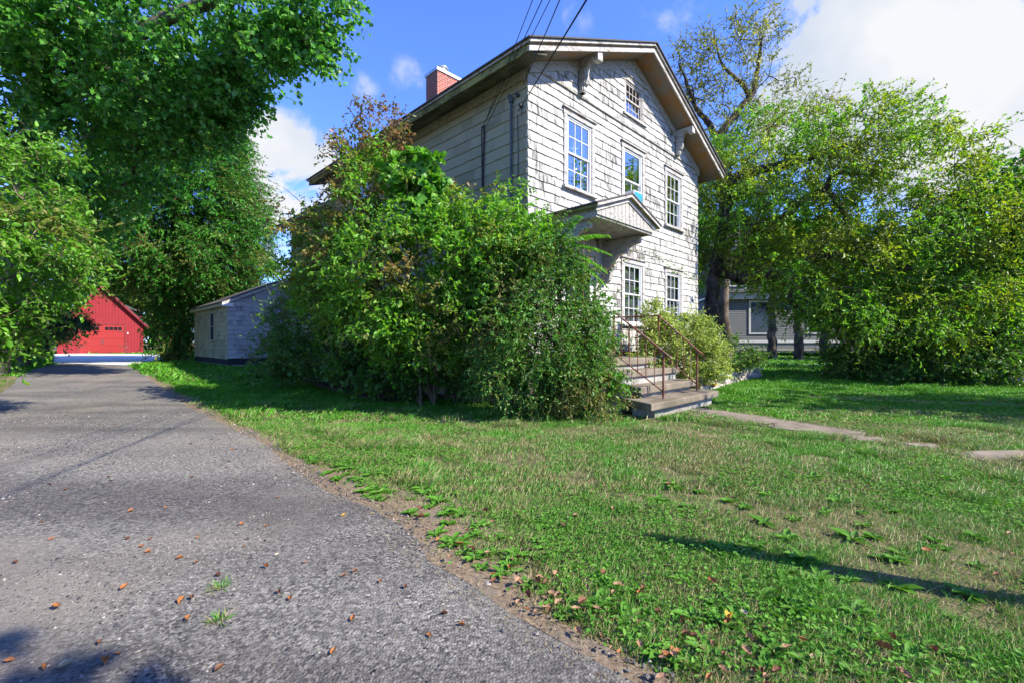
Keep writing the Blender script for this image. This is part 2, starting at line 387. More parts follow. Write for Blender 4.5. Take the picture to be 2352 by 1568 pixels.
def strip(name, Lp, Rp, m, dz, nl=520, nw=26, jag=.016):
    a = poly_at(Lp, np.linspace(0,1,nl)); b = poly_at(Rp, np.linspace(0,1,nl))
    r = np.random.default_rng(3)
    b = b+r.normal(0, jag, b.shape); a = a+r.normal(0, jag, a.shape)
    w = np.linspace(0,1,nw)[None,:,None]; g = a[:,None]*(1-w)+b[:,None]*w
    z = gz(g[...,0], g[...,1])+dz
    d = np.minimum(w[...,0], 1-w[...,0]); z = z-.012*(d<.001)
    v = np.concatenate([g, z[...,None]], -1).reshape(-1,3)
    i = (np.arange(nl-1)[:,None]*nw+np.arange(nw-1)[None,:]).ravel()
    return tag(np_mesh(name, v, np.stack([i, i+1, i+1+nw, i+nw], -1), m), kind='structure')
def driveway():
    r = np.random.default_rng(3); ys_ = np.r_[np.arange(-3,9,.05), np.arange(9,DRIVE_END,.12)]; nw = 40; n_ = len(ys_)
    wob = lambda k: np.convolve(r.normal(0,1,n_+8), np.ones(9)/9, 'valid')*k
    a = edge_l_at(ys_)+wob(.12); b = edge_x_at(ys_)+wob(.07)+r.normal(0,.008,n_)
    w = np.linspace(0,1,nw)[None]; X = a[:,None]*(1-w)+b[:,None]*w; Y = np.repeat(ys_[:,None], nw, 1)
    Z = gz(X,Y)+.016-.014*((w < .001)|(w > .999))
    i = (np.arange(n_-1)[:,None]*nw+np.arange(nw-1)[None,:]).ravel()
    tag(np_mesh('driveway', np.stack([X,Y,Z],-1).reshape(-1,3), np.stack([i,i+1,i+1+nw,i+nw],-1), M['asphalt']), kind='structure')
driveway()
def dirt_mat():
    n = NT('verge_dirt'); co = n.coord(); f = n.noise(40, co, 6, .7); g = n.noise(3, co, 4)
    c = n.ramp(f, [(.3,(.08,.055,.036)),(.5,(.16,.118,.078)),(.7,(.27,.205,.135))])
    c = n.mix(n.math('MULTIPLY', n.step(g, .52, .66), .35), c, (.14,.13,.115))
    return n.done(n.bsdf(c, .95, .1, 0, n.bump(f, .8, .01)))
M['dirt'] = dirt_mat()
def verge():
    r = np.random.default_rng(8); ys_ = np.arange(.8,14,.05); n_ = len(ys_); nw = 8
    wd = .34+np.convolve(r.normal(0,1,n_+30), np.ones(31)/31, 'valid')*1.1; wd = np.clip(wd, .15, .95)*np.interp(ys_, [1,3,6,14], [.9,1.15,.9,1.1])
    a = edge_x_at(ys_)-.06; w = np.linspace(0,1,nw)[None]; X = a[:,None]+wd[:,None]*w; Y = np.repeat(ys_[:,None], nw, 1); Z = gz(X,Y)+.006
    i = (np.arange(n_-1)[:,None]*nw+np.arange(nw-1)[None,:]).ravel()
    tag(np_mesh('dirt_verge', np.stack([X,Y,Z],-1).reshape(-1,3), np.stack([i,i+1,i+1+nw,i+nw],-1), M['dirt']), kind='structure'); return ys_, wd
VERGE = verge()
def gravel_mat():
    n = NT('white_gravel'); co = n.coord(); v = n.voro(30, co, 'Color'); s = n.new('ShaderNodeSeparateColor'); n.t.links.new(v, s.inputs[0])
    return n.done(n.bsdf(n.ramp(s.outputs[0], [(0,(.36,.36,.37)),(1,(.68,.68,.69))]), .9, .2, 0, n.bump(n.voro(30, co), .6, .02)))
M['gravel'] = gravel_mat()
strip('gravel_pad', [tuple(gp(*q)[:2]) for q in ((120,834),(122,822),(124,811))], [tuple(gp(*q)[:2]) for q in ((300,838),(385,826),(385,813))], M['gravel'], .02, 40, 10, .12)

# flagstone path from the steps towards the street
def slab(name, cx, cy, L, W, ang, th=.03, jag=.05, z=0):
    r = np.random.default_rng(int(abs(cx*100)))
    pts = []
    for a, b in ((-1,-1),(-.4,-1.03),(.3,-.97),(1,-1),(1.03,0),(1,1),(.35,1.04),(-.3,.97),(-1,1),(-.97,.1)):
        p = np.array([a*L/2, b*W/2])+r.normal(0, jag, 2)*.6
        pts.append((cx+p[0]*math.cos(ang)-p[1]*math.sin(ang), cy+p[0]*math.sin(ang)+p[1]*math.cos(ang)))
    mb = MB(); mb.prism(pts, lambda x,y,d: (x, y, float(gz(x,y))+d), -.05, th)
    return tag(mb.build(name, M['concrete'], bevel=.008), kind='structure')
pa = math.atan2(-2.18, 1.43)
slab('path', 3.62, 7.62, 1.55, .85, pa, .016); slab('path', 4.35, 6.52, 1.05, .8, pa, .016)
q_ = gp(1990,1008); slab('path', q_[0], q_[1], .36, .26, -.2, .014)
q_ = gp(2115,1022); slab('path', q_[0], q_[1], .30, .16, -.1, .012)
q_ = gp(2310,1047); slab('path', q_[0]+.1, q_[1], 1.15, .42, .06, .013)
# far pavement and street on the right
M['pavement'] = concrete('pale_pavement', (.42,.41,.40), .1)
mb = MB()
for i in range(14):
    x0 = 8+i*1.9; mb.prism([(x0,20.6+.1*i),(x0+1.88,20.7+.1*i),(x0+1.88,21.7+.1*i),(x0,21.6+.1*i)], lambda x,y,d: (x,y,float(gz(x,y))+d), -.05, .03)
tag(mb.build('pavement', M['pavement']), kind='structure')
mb = MB(); mb.prism([(13.5,12.0),(30,4),(60,30),(30,40),(21,22)], lambda x,y,d: (x,y,float(gz(min(x,6),8))+.17+d), -.03, .012)
M['street'] = simple('street_asphalt', (.20,.20,.205), .9, .2, 0, .2, 20, .3)
tag(mb.build('street', M['street']), kind='structure')
# bed soil and side walk by the house
M['soil'] = simple('dark_bed_soil', (.07,.05,.032), .95, .1, 0, .5, 14, .8)

# ------------------------------------------------------------------ main house
house = thing('weathered_house', 'old two storey gabled house with weathered white shingles and a brick chimney', 'house', tuple(HC), R(45))
HWID, HDEP = 7.67, 8.56
RID_T, RID_Z, SL = 3.835, 8.41, .44
def zroof(t): return RID_Z-SL*abs(t-RID_T)
FF = lambda a,o,z: (a, -o, z)                 # front wall: along t, outwards, up
LF = lambda a,o,z: (-o, a, z)                 # left wall: along s, outwards, up
def bf(mb, F, a0,a1,o0,o1,z0,z1):
    p = [F(a0,o0,z0),F(a1,o0,z0),F(a1,o1,z0),F(a0,o1,z0),F(a0,o0,z1),F(a1,o0,z1),F(a1,o1,z1),F(a0,o1,z1)]
    mb.hexa(p)
def shingles(mb, F, a0, a1, z0, z1, exp, wmin, wmax, holes=(), top=None, seed=1, off=0.0, th=.026):
    r = random.Random(seed); z = z0
    while z < z1-.02:
        zb, zt = z, min(z+exp+.03, z1+.02)
        a = a0-r.random()*wmin
        cuts = []
        while a < a1:
            b = a+r.uniform(wmin, wmax); cuts.append((max(a,a0), min(b,a1))); a = b
        for (l, h) in cuts:
            if h-l < .015: continue
            segs = [(l, h, zb, zt)]
            for (ha, hb, hz0, hz1) in holes:
                ns = []
                for (p, q, u, v) in segs:
                    if q <= ha or p >= hb or v <= hz0 or u >= hz1: ns.append((p,q,u,v)); continue
                    if p < ha: ns.append((p, ha, u, v))
                    if q > hb: ns.append((hb, q, u, v))
                    m0, m1 = max(p,ha), min(q,hb)
                    if u < hz0: ns.append((m0, m1, u, hz0))
                    if v > hz1: ns.append((m0, m1, hz1, v))
                segs = ns
            dz = r.gauss(0, .004); tb = off+th+r.uniform(-.004,.006); tilt = r.gauss(0,.004)
            for (p, q, u, v) in segs:
                if q-p < .01: continue
                e = .0012; p2, q2 = p+e, q-e
                v1 = v2 = v
                if top:
                    v1, v2 = min(v, top(p2)), min(v, top(q2))
                    if v1 <= u+.004 and v2 <= u+.004: continue
                    v1, v2 = max(v1, u+.002), max(v2, u+.002)
                u1 = u+dz-tilt if u == zb else u; u2 = u+dz+tilt if u == zb else u
                to = off+.004
                P8 = [F(p2,tb,u1),F(q2,tb,u2),F(q2,off,u2),F(p2,off,u1),F(p2,to,v1),F(q2,to,v2),F(q2,off,v2),F(p2,off,v1)]
                mb.add(P8, [(0,1,5,4),(3,2,1,0),(0,4,7,3),(1,2,6,5)])
        z += exp
def wall_plate(mb, F, a0, a1, z0, z1, holes, top=None, depth=.1):
    As = sorted({a0, a1, *[h[0] for h in holes], *[h[1] for h in holes], *([RID_T] if top else [])}); Zs = sorted({z0, z1, *[h[2] for h in holes], *[h[3] for h in holes]})
    Zs = [z for z in Zs if z0 <= z <= z1]; As = [a for a in As if a0 <= a <= a1]
    for i in range(len(As)-1):
        for j in range(len(Zs)-1):
            ca, cz = (As[i]+As[i+1])/2, (Zs[j]+Zs[j+1])/2
            if any(h[0] < ca < h[1] and h[2] < cz < h[3] for h in holes): continue
            v1 = v2 = Zs[j+1]
            if top and j == len(Zs)-2: v1, v2 = top(As[i]), top(As[i+1])
            mb.add([F(As[i],0,Zs[j]),F(As[i+1],0,Zs[j]),F(As[i+1],0,v2),F(As[i],0,v1)], [(0,1,2,3)])

def window(F, ac, z0, z1, wo, cols, rows, parent, style='plain', muntin_up=True, label=None, cas=None):
    """window with outer casing width wo, casing from z0 to z1"""
    cw = .095; a0, a1 = ac-wo/2, ac+wo/2
    cs = MB()
    bf(cs,F,a0,a0+cw,0,.042,z0+.05,z1-.13); bf(cs,F,a1-cw,a1,0,.042,z0+.05,z1-.13)
    bf(cs,F,a0-.015,a1+.015,0,.047,z1-.13,z1-.02); bf(cs,F,a0-.05,a1+.05,0,.085,z1-.02,z1+.012)
    bf(cs,F,a0+cw,a0+cw+.02,-.06,.03,z0+.05,z1-.13); bf(cs,F,a1-cw-.02,a1-cw,-.06,.03,z0+.05,z1-.13)
    w = cs.build('window', cas or M['casing'], parent)
    if label: w['label'] = label
    sl = MB(); bf(sl,F,a0-.05,a1+.05,0,.1,z0,z0+.05); sl.build('sill', cas or M['casing'], w)
    i0, i1, b0, b1 = a0+cw+.02, a1-cw-.02, z0+.05, z1-.13
    mid = (b0+b1)/2
    fr = MB(); fw = .038
    bf(fr,F,i0,i0+fw,-.05,.018,b0,b1); bf(fr,F,i1-fw,i1,-.05,.018,b0,b1); bf(fr,F,i0+fw,i1-fw,-.05,.018,b1-fw,b1); bf(fr,F,i0+fw,i1-fw,-.05,.018,b0,b0+fw)
    fr.build('frame', M['white'] if style != 'old' else M['casing'], w)
    for nm, (c0, c1, o) in (('upper', (mid-.02, b1-fw, 0)), ('lower', (b0+fw, mid+.02, -.022))):
        sb = MB(); e = .035; x0, x1 = i0+fw, i1-fw
        bf(sb,F,x0,x0+e,o-.03,o,c0,c1); bf(sb,F,x1-e,x1,o-.03,o,c0,c1); bf(sb,F,x0+e,x1-e,o-.03,o+.002,c1-e,c1); bf(sb,F,x0+e,x1-e,o-.03,o+.002,c0,c0+e)
        if muntin_up or nm == 'lower':
            for k in range(1, cols):
                x = x0+e+(x1-x0-2*e)*k/cols; bf(sb,F,x-.008,x+.008,o-.022,o-.004,c0+e,c1-e)
            for k in range(1, rows):
                z = c0+e+(c1-c0-2*e)*k/rows; bf(sb,F,x0+e,x1-e,o-.021,o-.005,z-.008,z+.008)
        sb.build('sash', M['white'] if style != 'old' else M['casing'], w)
        gm = MB(); gm.add([F(x0+e,o-.014,c0+e),F(x1-e,o-.014,c0+e),F(x1-e,o-.014,c1-e),F(x0+e,o-.014,c1-e)], [(0,1,2,3)])
        gm.build('pane', M['glass'], w)
    bk = MB(); bk.add([F(a0-.3,-.5,z0-.2),F(a1+.3,-.5,z0-.2),F(a1+.3,-.5,z1+.1),F(a0-.3,-.5,z1+.1)], [(0,1,2,3)])
    bk.build('interior', M['dark'], w)
    if style == 'curtain':
        for s0, s1 in ((i0, i0+.12), (i1-.14, i1)):
            c = MB(); n = 14
            xs_ = np.linspace(s0, s1, n); o = [-.13-.02*math.sin(k*2.1) for k in range(n)]
            c.add([F(x,oo,b0) for x,oo in zip(xs_,o)]+[F(x,oo,b1) for x,oo in zip(xs_,o)], [(k,k+1,k+1+n,k+n) for k in range(n-1)])
            c.build('curtain', M['curtain'], w)
    if style == 'blind':
        c = MB(); c.add([F(i0,-.1,b0),F(i1,-.1,b0),F(i1,-.1,b1),F(i0,-.1,b1)], [(0,1,2,3)]); c.build('blind', M['blind'], w)
    return w
WINS = [  # front: centre, z0, z1, width, cols, rows, style, muntins up, label
    (1.60,4.41,6.08,1.08,3,2,'curtain',True), (3.815,4.41,6.08,1.08,2,1,'curtain',False), (6.03,4.41,6.08,1.08,3,2,'curtain',True),
    (3.815,1.62,3.29,1.08,3,2,'blind',True), (6.03,1.62,3.29,1.08,3,2,'blind',True), (3.84,6.72,7.74,1.0,4,2,'old',True)]
def hole(c, z0, z1, w): return (c-w/2+.05, c+w/2-.05, z0+.03, z1-.06)
fholes = [hole(w[0],w[1],w[2],w[3]) for w in WINS]; DOOR = (1.02,2.18,.93,3.12)
fholes.append((DOOR[0]-.1, DOOR[1]+.1, DOOR[2], DOOR[3]+.1))
lwins = [(6.6,4.41,6.05,.95,2,2,'curtain',True), (10.65,2.0,3.3,.9,2,2,'curtain',True), (3.0,1.75,3.25,.95,2,2,'curtain',True)]
lholes = [hole(w[0],w[1],w[2],w[3]) for w in lwins]
fd = MB()
fd.box(.06,HWID-.06,.06,HDEP-.01,-.3,1.0); fd.box(.06,5.2,HDEP-.01,12.2,-.3,.98)
fd.build('foundation', M['foundation'], house)
# walls: plates behind, shingles in front
pl = MB(); wall_plate(pl, FF, 0, HWID, .98, 6.3, fholes); 
top_w = lambda t: zroof(t)-.22
for (a0,a1) in ((0,fholes[5][0]),(fholes[5][0],fholes[5][1]),(fholes[5][1],HWID)):
    if a0 == fholes[5][0]:
        pl.add([FF(a0,0,6.3),FF(a1,0,6.3),FF(a1,0,fholes[5][2]),FF(a0,0,fholes[5][2])],[(0,1,2,3)])
        pl.add([FF(a0,0,fholes[5][3]),FF(a1,0,fholes[5][3]),FF(a1,0,top_w(a1)),FF((a0+a1)/2,0,top_w(RID_T)),FF(a0,0,top_w(a0))],[(0,1,2,3,4)])
    else: pl.add([FF(a0,0,6.3),FF(a1,0,6.3),FF(a1,0,top_w(a1)),FF(a0,0,top_w(a0))],[(0,1,2,3)])
sh = MB(); shingles(sh, FF, -.012, HWID+.012, 1.0, 6.56, .178, .09, .24, fholes, None, 3)
fw_ = pl.build('front_wall', M['dark'], house); 
sh.build('siding', M['shingle'], fw_)
sh = MB(); shingles(sh, FF, .0, HWID, 6.50, 8.3, .178, .09, .24, [fholes[5]], lambda t: zroof(t)-.25, 4, .03)
sh.build('gable_siding', M['shingle'], fw_)
lg = MB(); bf(lg, FF, -.01, HWID+.01, 0, .052, 6.475, 6.50); lg.build('drip_ledge', M['casing'], fw_)
pl = MB(); wall_plate(pl, LF, 0, HDEP, .98, 6.6, [lholes[0], lholes[2]]); wall_plate(pl, LF, HDEP, 12.26, .98, 5.7, [lholes[1]])
pl.add([(0,12.26,.9),(5.2,12.26,.9),(5.2,12.26,5.7),(2.6,12.26,6.8),(0,12.26,5.7)],[(0,1,2,3,4)])
pl.add([(0,HDEP,.9),(HWID,HDEP,.9),(HWID,HDEP,6.5),(RID_T,HDEP,8.2),(0,HDEP,6.5)],[(0,1,2,3,4)])
pl.add([(HWID,0,.9),(HWID,HDEP,.9),(HWID,HDEP,6.6),(HWID,0,6.6)],[(0,1,2,3)])
sw_ = pl.build('side_wall', M['dark'], house)
sh = MB(); shingles(sh, LF, .0, HDEP, 1.0, 6.5, .23, .35, .95, [lholes[0], lholes[2]], None, 5)
shingles(sh, LF, HDEP, 12.26, 1.0, 5.66, .23, .35, .95, [lholes[1]], None, 6)
sh.build('siding', M['shingle_side'], sw_)
# corner closing strip where the courses meet
cb = MB(); cb.box(-.012,.0,-.012,.0,1.0,6.5); cb.build('corner_board', M['trim'], house)
names = ['white framed upper window with a starfish behind its glass, left of three', None, None, None, None, None]
wobj = []
for i, w in enumerate(WINS): wobj.append(window(FF, w[0], w[1], w[2], w[3], w[4], w[5], house, w[6], w[7]))
for w in lwins: window(LF, w[0], w[1], w[2], w[3], w[4], w[5], house, w[6], w[7], None, M['trim'])
# frieze boards under the rake and along the left eave
fz = MB()
for sgn in (0, 1):
    a, b = (0.0, RID_T) if sgn == 0 else (RID_T, HWID)
    za, zb = zroof(a)-.20, zroof(b)-.20
    fz.hexa([FF(a,.03,za-.2),FF(b,.03,zb-.2),FF(b,.068,zb-.2),FF(a,.068,za-.2),FF(a,.03,za),FF(b,.03,zb),FF(b,.068,zb),FF(a,.068,za)])
bf(fz, LF, .04, HDEP, .026, .05, 6.22, 6.52); bf(fz, LF, HDEP+.02, 12.24, .026, .05, 5.4, 5.68)
fz.build('frieze_board', M['trim'], house)
# roof: stacked layers, each a chevron extruded along the depth
def chevron(ov, zt, zb, s0, s1, tc=RID_T, half=HWID/2, rz=RID_Z, slope=SL):
    a = half+ov; mb = MB()
    poly = [(tc-a, rz-slope*a+zb),(tc, rz+zb),(tc+a, rz-slope*a+zb),(tc+a, rz-slope*a+zt),(tc, rz+zt),(tc-a, rz-slope*a+zt)]
    # split in two convex halves
    mb.prism([poly[0],poly[1],poly[4],poly[5]], lambda p,q,d: (p,d,q), s0, s1)
    mb.prism([poly[1],poly[2],poly[3],poly[4]], lambda p,q,d: (p,d,q), s0, s1)
    return mb
rf = chevron(.66, 0, -.028, -.66, HDEP+.6).build('roof', M['roofing'], house)
chevron(.62, -.031, -.085, -.62, HDEP+.56).build('crown_moulding', M['casing'], rf)
chevron(.55, -.088, -.135, -.555, HDEP+.5).build('bed_moulding', M['soffit'], rf)
def rake(ov, zt, zb, s0, s1, mat, name, parent):
    return chevron(ov, zt, zb, s0, s1).build(name, mat, parent)
rake(.575, -.138, -.225, -.58, -.545, M['casing'], 'fascia', rf)
rake(.545, -.138, -.2, -.54, HDEP+.48, M['soffit'], 'soffit', rf)
# mossy boards along the left eave
eb = MB(); a = HWID/2+.565; ze = RID_Z-SL*a
eb.hexa([(RID_T-a-.022,-.55,ze-.235),(RID_T-a+.005,-.55,ze-.235),(RID_T-a+.005,HDEP+.5,ze-.235),(RID_T-a-.022,HDEP+.5,ze-.235),(RID_T-a-.022,-.55,ze-.09),(RID_T-a+.005,-.55,ze-.09),(RID_T-a+.005,HDEP+.5,ze-.09),(RID_T-a-.022,HDEP+.5,ze-.09)])
eb.build('eave_fascia', M['fascia_green'], rf)
es = MB(); es.hexa([(-.545,-.53,ze-.23),(-.06,-.53,6.40),(-.06,HDEP+.45,6.40),(-.545,HDEP+.45,ze-.23),(-.545,-.53,ze-.2),(-.06,-.53,6.46),(-.06,HDEP+.45,6.46),(-.545,HDEP+.45,ze-.2)])
es.build('eave_soffit', M['soffit_green'], rf)
# rear wing roof (lower, its eave in line with the wall)
r2 = chevron(.5, 0, -.03, HDEP+.02, 12.6, 2.6, 2.6, 6.95, .44).build('wing_roof', M['roofing'], house)
chevron(.46, -.033, -.12, HDEP+.03, 12.56, 2.6, 2.6, 6.95, .44).build('fascia', M['trim'], r2)
chevron(.42, -.123, -.2, HDEP+.04, 12.5, 2.6, 2.6, 6.95, .44).build('soffit', M['soffit'], r2)
# brackets under the rake
def bracket(tc):
    prof = [(-.07,6.55),(-.13,6.55),(-.16,6.60),(-.15,6.68),(-.20,6.72),(-.235,6.80),(-.22,6.92),(-.235,7.02),(-.29,7.11),(-.38,7.155),(-.44,7.15),(-.45,7.08),(-.54,7.08),(-.54,7.24),(-.07,7.24)]
    zt = zroof(tc)-.2-.02; dz = zt-7.24
    b = MB(); n = len(prof)
    # strips between the curved edge and the wall/soffit corner keep the outline exact
    for x0, x1, mt in ((tc-.075, tc+.075, 0), (tc-.045, tc+.045, 1)):
        pr = prof if mt == 0 else [(p-.02 if -.4 < p < -.1 else p, q-.012 if 6.6 < q < 7.1 else q) for p, q in prof]
        vs = [(x0,p,q+dz) for p,q in pr]+[(x1,p,q+dz) for p,q in pr]
        b.add(vs, [tuple(range(n)), tuple(range(n,2*n))[::-1]]+[(i,i+n,(i+1)%n+n,(i+1)%n) for i in range(n)])
    ob = b.build('bracket', M['trim'], house)
    cp = MB(); cp.box(tc-.085, tc+.085, -.555, -.43, 7.06+dz, 7.235+dz); cp.build('bracket_cap', M['casing'], ob)
bracket(1.60); bracket(6.12)
# chimney
ch = MB(); ch.box(2.37,3.37,6.2,6.83,7.2,10.0); c_ = ch.build('chimney', M['brick'], house)
ch = MB(); ch.box(2.33,3.41,6.16,6.87,10.0,10.1); ch.build('chimney_cap', M['metal'], c_, bevel=.01)
ch = MB(); ch.lathe([(.165,10.1),(.165,10.3),(.20,10.31),(.205,10.34),(.16,10.36)], (2.78,6.5,0)); ch.build('flue', M['metal'], c_, True)
# door hood
HB = thing  # (hood is a part of the house)
hood = MB()
hc_, hh, hz, hs = 1.60, 1.16, 4.14, .352
def hchev(ov, zt, zb, s0, s1): return chevron(ov, zt, zb, s0, s1, hc_, hh-.06, hz, hs)
ho = hchev(.1, 0, -.03, -1.3, -.02).build('door_hood', M['roofing'], house)
hchev(.07, -.033, -.09, -1.27, -.02).build('crown_moulding', M['fascia_green'], ho)
hchev(.06, -.033, -.088, -1.285, -1.272).build('rake_moulding', M['casing'], ho)
hchev(.0, -.093, -.17, -1.215, -1.19).build('fascia', M['casing'], ho)
tb = MB()
n = 15
for k in range(n):
    x0 = .56+k*(2.08/n); x1 = x0+2.08/n-.012
    z_ = lambda x: hz-hs*abs(x-hc_)-.1
    tb.hexa([(x0,-1.19,3.54),(x1,-1.19,3.54),(x1,-1.165,3.54),(x0,-1.165,3.54),(x0,-1.19,z_(x0)),(x1,-1.19,z_(x1)),(x1,-1.165,z_(x1)),(x0,-1.165,z_(x0))])
tb.build('gable_boards', M['trim'], ho)
tb = MB(); tb.add([(.58,-1.16,3.55),(2.62,-1.16,3.55),(2.62,-1.16,3.66),(hc_,-1.16,hz-.14),(.58,-1.16,3.66)],[(0,1,2,3,4)]); tb.build('backing', M['dark'], ho)
sf = MB(); sf.box(.58,2.62,-1.16,-.03,3.56,3.585); sf.box(.56,.60,-1.163,-.03,3.50,3.74); sf.box(2.60,2.64,-1.163,-.03,3.50,3.74); sf.box(.6,2.6,-1.16,-1.12,3.50,3.56)
sf.build('ceiling', M['trim'], ho)
for x in (.66, 2.46):
    prof = [(-.03,3.5),(-.95,3.5),(-.95,3.36),(-.78,3.33),(-.66,3.27),(-.60,3.16),(-.52,3.18),(-.42,3.15),(-.34,3.05),(-.33,2.92),(-.25,2.82),(-.2,2.62),(-.1,2.55),(-.03,2.55)]
    b = MB(); m = len(prof)
    b.add([(x,p,q) for p,q in prof]+[(x+.1,p,q) for p,q in prof], [tuple(range(m)), tuple(range(m,2*m))[::-1]]+[(i,i+m,(i+1)%m+m,(i+1)%m) for i in range(m)])
    b.build('bracket', M['trim'], ho)
# front door
dr = MB(); bf(dr,FF,DOOR[0],DOOR[1],-.06,-.01,DOOR[2]+.03,DOOR[3]); d_ = dr.build('door', M['white'], house)
dr = MB(); bf(dr,FF,DOOR[0]-.12,DOOR[0],-.05,.05,DOOR[2],DOOR[3]+.12); bf(dr,FF,DOOR[1],DOOR[1]+.12,-.05,.05,DOOR[2],DOOR[3]+.12); bf(dr,FF,DOOR[0],DOOR[1],-.05,.05,DOOR[3],DOOR[3]+.12); dr.build('door_frame', M['casing'], d_)
dr = MB(); bf(dr,FF,DOOR[0]+.16,DOOR[1]-.16,-.01,-.004,DOOR[2]+1.0,DOOR[3]-.16); dr.build('door_glass', M['black_glass'], d_)
dr = MB(); dr.lathe([(.012,0),(.012,.03),(.03,.04),(.03,.07),(.01,.08)], (0,0,0), 12)
k_ = dr.build('handle', M['metal'], d_, True); k_.location = (DOOR[1]-.1, -.0, DOOR[2]+1.0); k_.rotation_euler = (R(90),0,0)
# wall light at the right corner, conduits and cables on the left wall
lt = MB(); bf(lt,FF,7.12,7.26,.0,.04,2.35,2.62); bf(lt,FF,7.15,7.23,.04,.1,2.5,2.6); wl = lt.build('wall_light', M['white'], house, bevel=.006)
lt = MB(); bf(lt,FF,7.165,7.215,.04,.085,2.42,2.5); lt.build('lamp_socket', M['dkmetal'], wl)
cd = MB(); cd.tube([(-.06,.38,1.2),(-.06,.38,3.0),(-.06,.38,5.93)], .022); cd.tube([(-.06,.38,5.9),(-.085,.38,6.0),(-.13,.36,5.98)], .045); cd.build('conduit', M['dkmetal'], house)
cd = MB(); cd.tube([(-.05,.22,5.6),(-.05,.2,4.8),(-.045,.23,3.6),(-.045,.2,2.0)], .008, 6); cd.tube([(-.05,.12,5.75),(-.06,.08,5.2),(-.05,.05,4.4),(-.05,.03,3.0)], .006, 6)
cd.tube([(-.05,1.2,5.73),(-.05,1.18,5.55),(-.05,1.22,4.8),(-.045,1.2,2.4)], .016, 6); cd.tube([(-.055,1.25,5.72),(-.06,1.25,5.5),(-.05,1.25,4.8),(-.045,1.24,2.4)], .012, 6)
cd.build('cable', M['wire'], house)
ins = MB(); ins.tube([(-.01,.12,5.72),(-.1,.12,5.74)], .03, 8); ins.build('insulator', M['dkmetal'], house); ins = MB(); ins.tube([(-.01,.22,5.98),(-.09,.22,5.98)], .035, 8); ins.build('insulator', M['dkmetal'], house)

# air conditioner in the middle upper window, starfish hanging in two windows
ac = thing('air_conditioner', 'small window air conditioner with teal side panel above the door hood', 'air conditioner', tuple(hw(3.72, -.02, 4.48)), R(45))
a_ = MB(); a_.box(-.21,.21,-.20,.14,0,.42); a_.build('casing', M['white'], ac, bevel=.015)
a_ = MB(); a_.box(-.185,.185,-.206,-.201,.03,.39); a_.build('front_panel', M['teal'], ac)
a_ = MB(); a_.box(.211,.216,-.18,-.02,.03,.39); a_.build('side_panel', M['teal'], ac)
def starfish(t, z, label):
    mb = MB(); pts = []
    for k in range(10):
        a = math.pi/2+k*math.pi/5+.25; r_ = .19 if k % 2 == 0 else .04
        pts.append((r_*math.cos(a), r_*math.sin(a)))
    n = 10; mb.add([(p,-.006,q) for p,q in pts]+[(p,.006,q) for p,q in pts]+[(0,-.025,0),(0,.025,0)], [((i+1)%n,i,20) for i in range(n)]+[(i+n,(i+1)%n+n,21) for i in range(n)]+[(i,(i+1)%n,(i+1)%n+n,i+n) for i in range(n)])
    o = mb.build('starfish', M['white'], None); o.location = tuple(hw(t, .06, z)); o.rotation_euler = (0,0,R(45))
    tag(o, label, 'ornament', 'starfish ornaments in the upper windows')
starfish(1.52, 5.34, 'white starfish ornament behind the large left upper window of the house')
starfish(5.98, 5.36, 'white starfish ornament behind the upper window nearest the right corner')

# ------------------------------------------------------------------ front steps, railings, walls
st = thing('front_steps', 'worn concrete front steps with four treads up to the house door', 'steps', tuple(HC), R(45))
def tread(t0, t1, o0, o1, z, th, name, cut=0.0, m='concrete', r0=.0):
    rr = np.random.default_rng(int(z*1000)); poly = []
    base = [(t0+cut, o0), (t0, o1)]+[(t0+(t1-t0)*k/7, o1+rr.normal(0,.008)) for k in range(1,7)]+[(t1, o1),(t1, o0)]
    mb = MB(); mb.prism([(p, q) for p, q in base], lambda p,q,d: (p, -q, d), z-th, z)
    return mb.build(name, M[m], st, bevel=.02)
tread(.5, 2.93, .01, 1.30, .93, .13, 'landing')
tread(.62, 2.95, 1.0, 1.62, .72, .12, 'tread', .1); tread(.75, 2.98, 1.3, 1.95, .47, .13, 'tread', .2); tread(.3, 3.05, 1.5, 2.38, .27, .12, 'tread', .45)
rs = MB(); rs.box(.6,2.85,-1.24,.0,-.2,.80); rs.box(.75,2.87,-1.56,-1.24,-.2,.6); rs.box(.95,2.9,-1.86,-1.56,-.2,.34); rs.box(.62,2.97,-2.27,-1.86,-.2,.15)
rs.build('riser_blocks', M['foundation'], st)
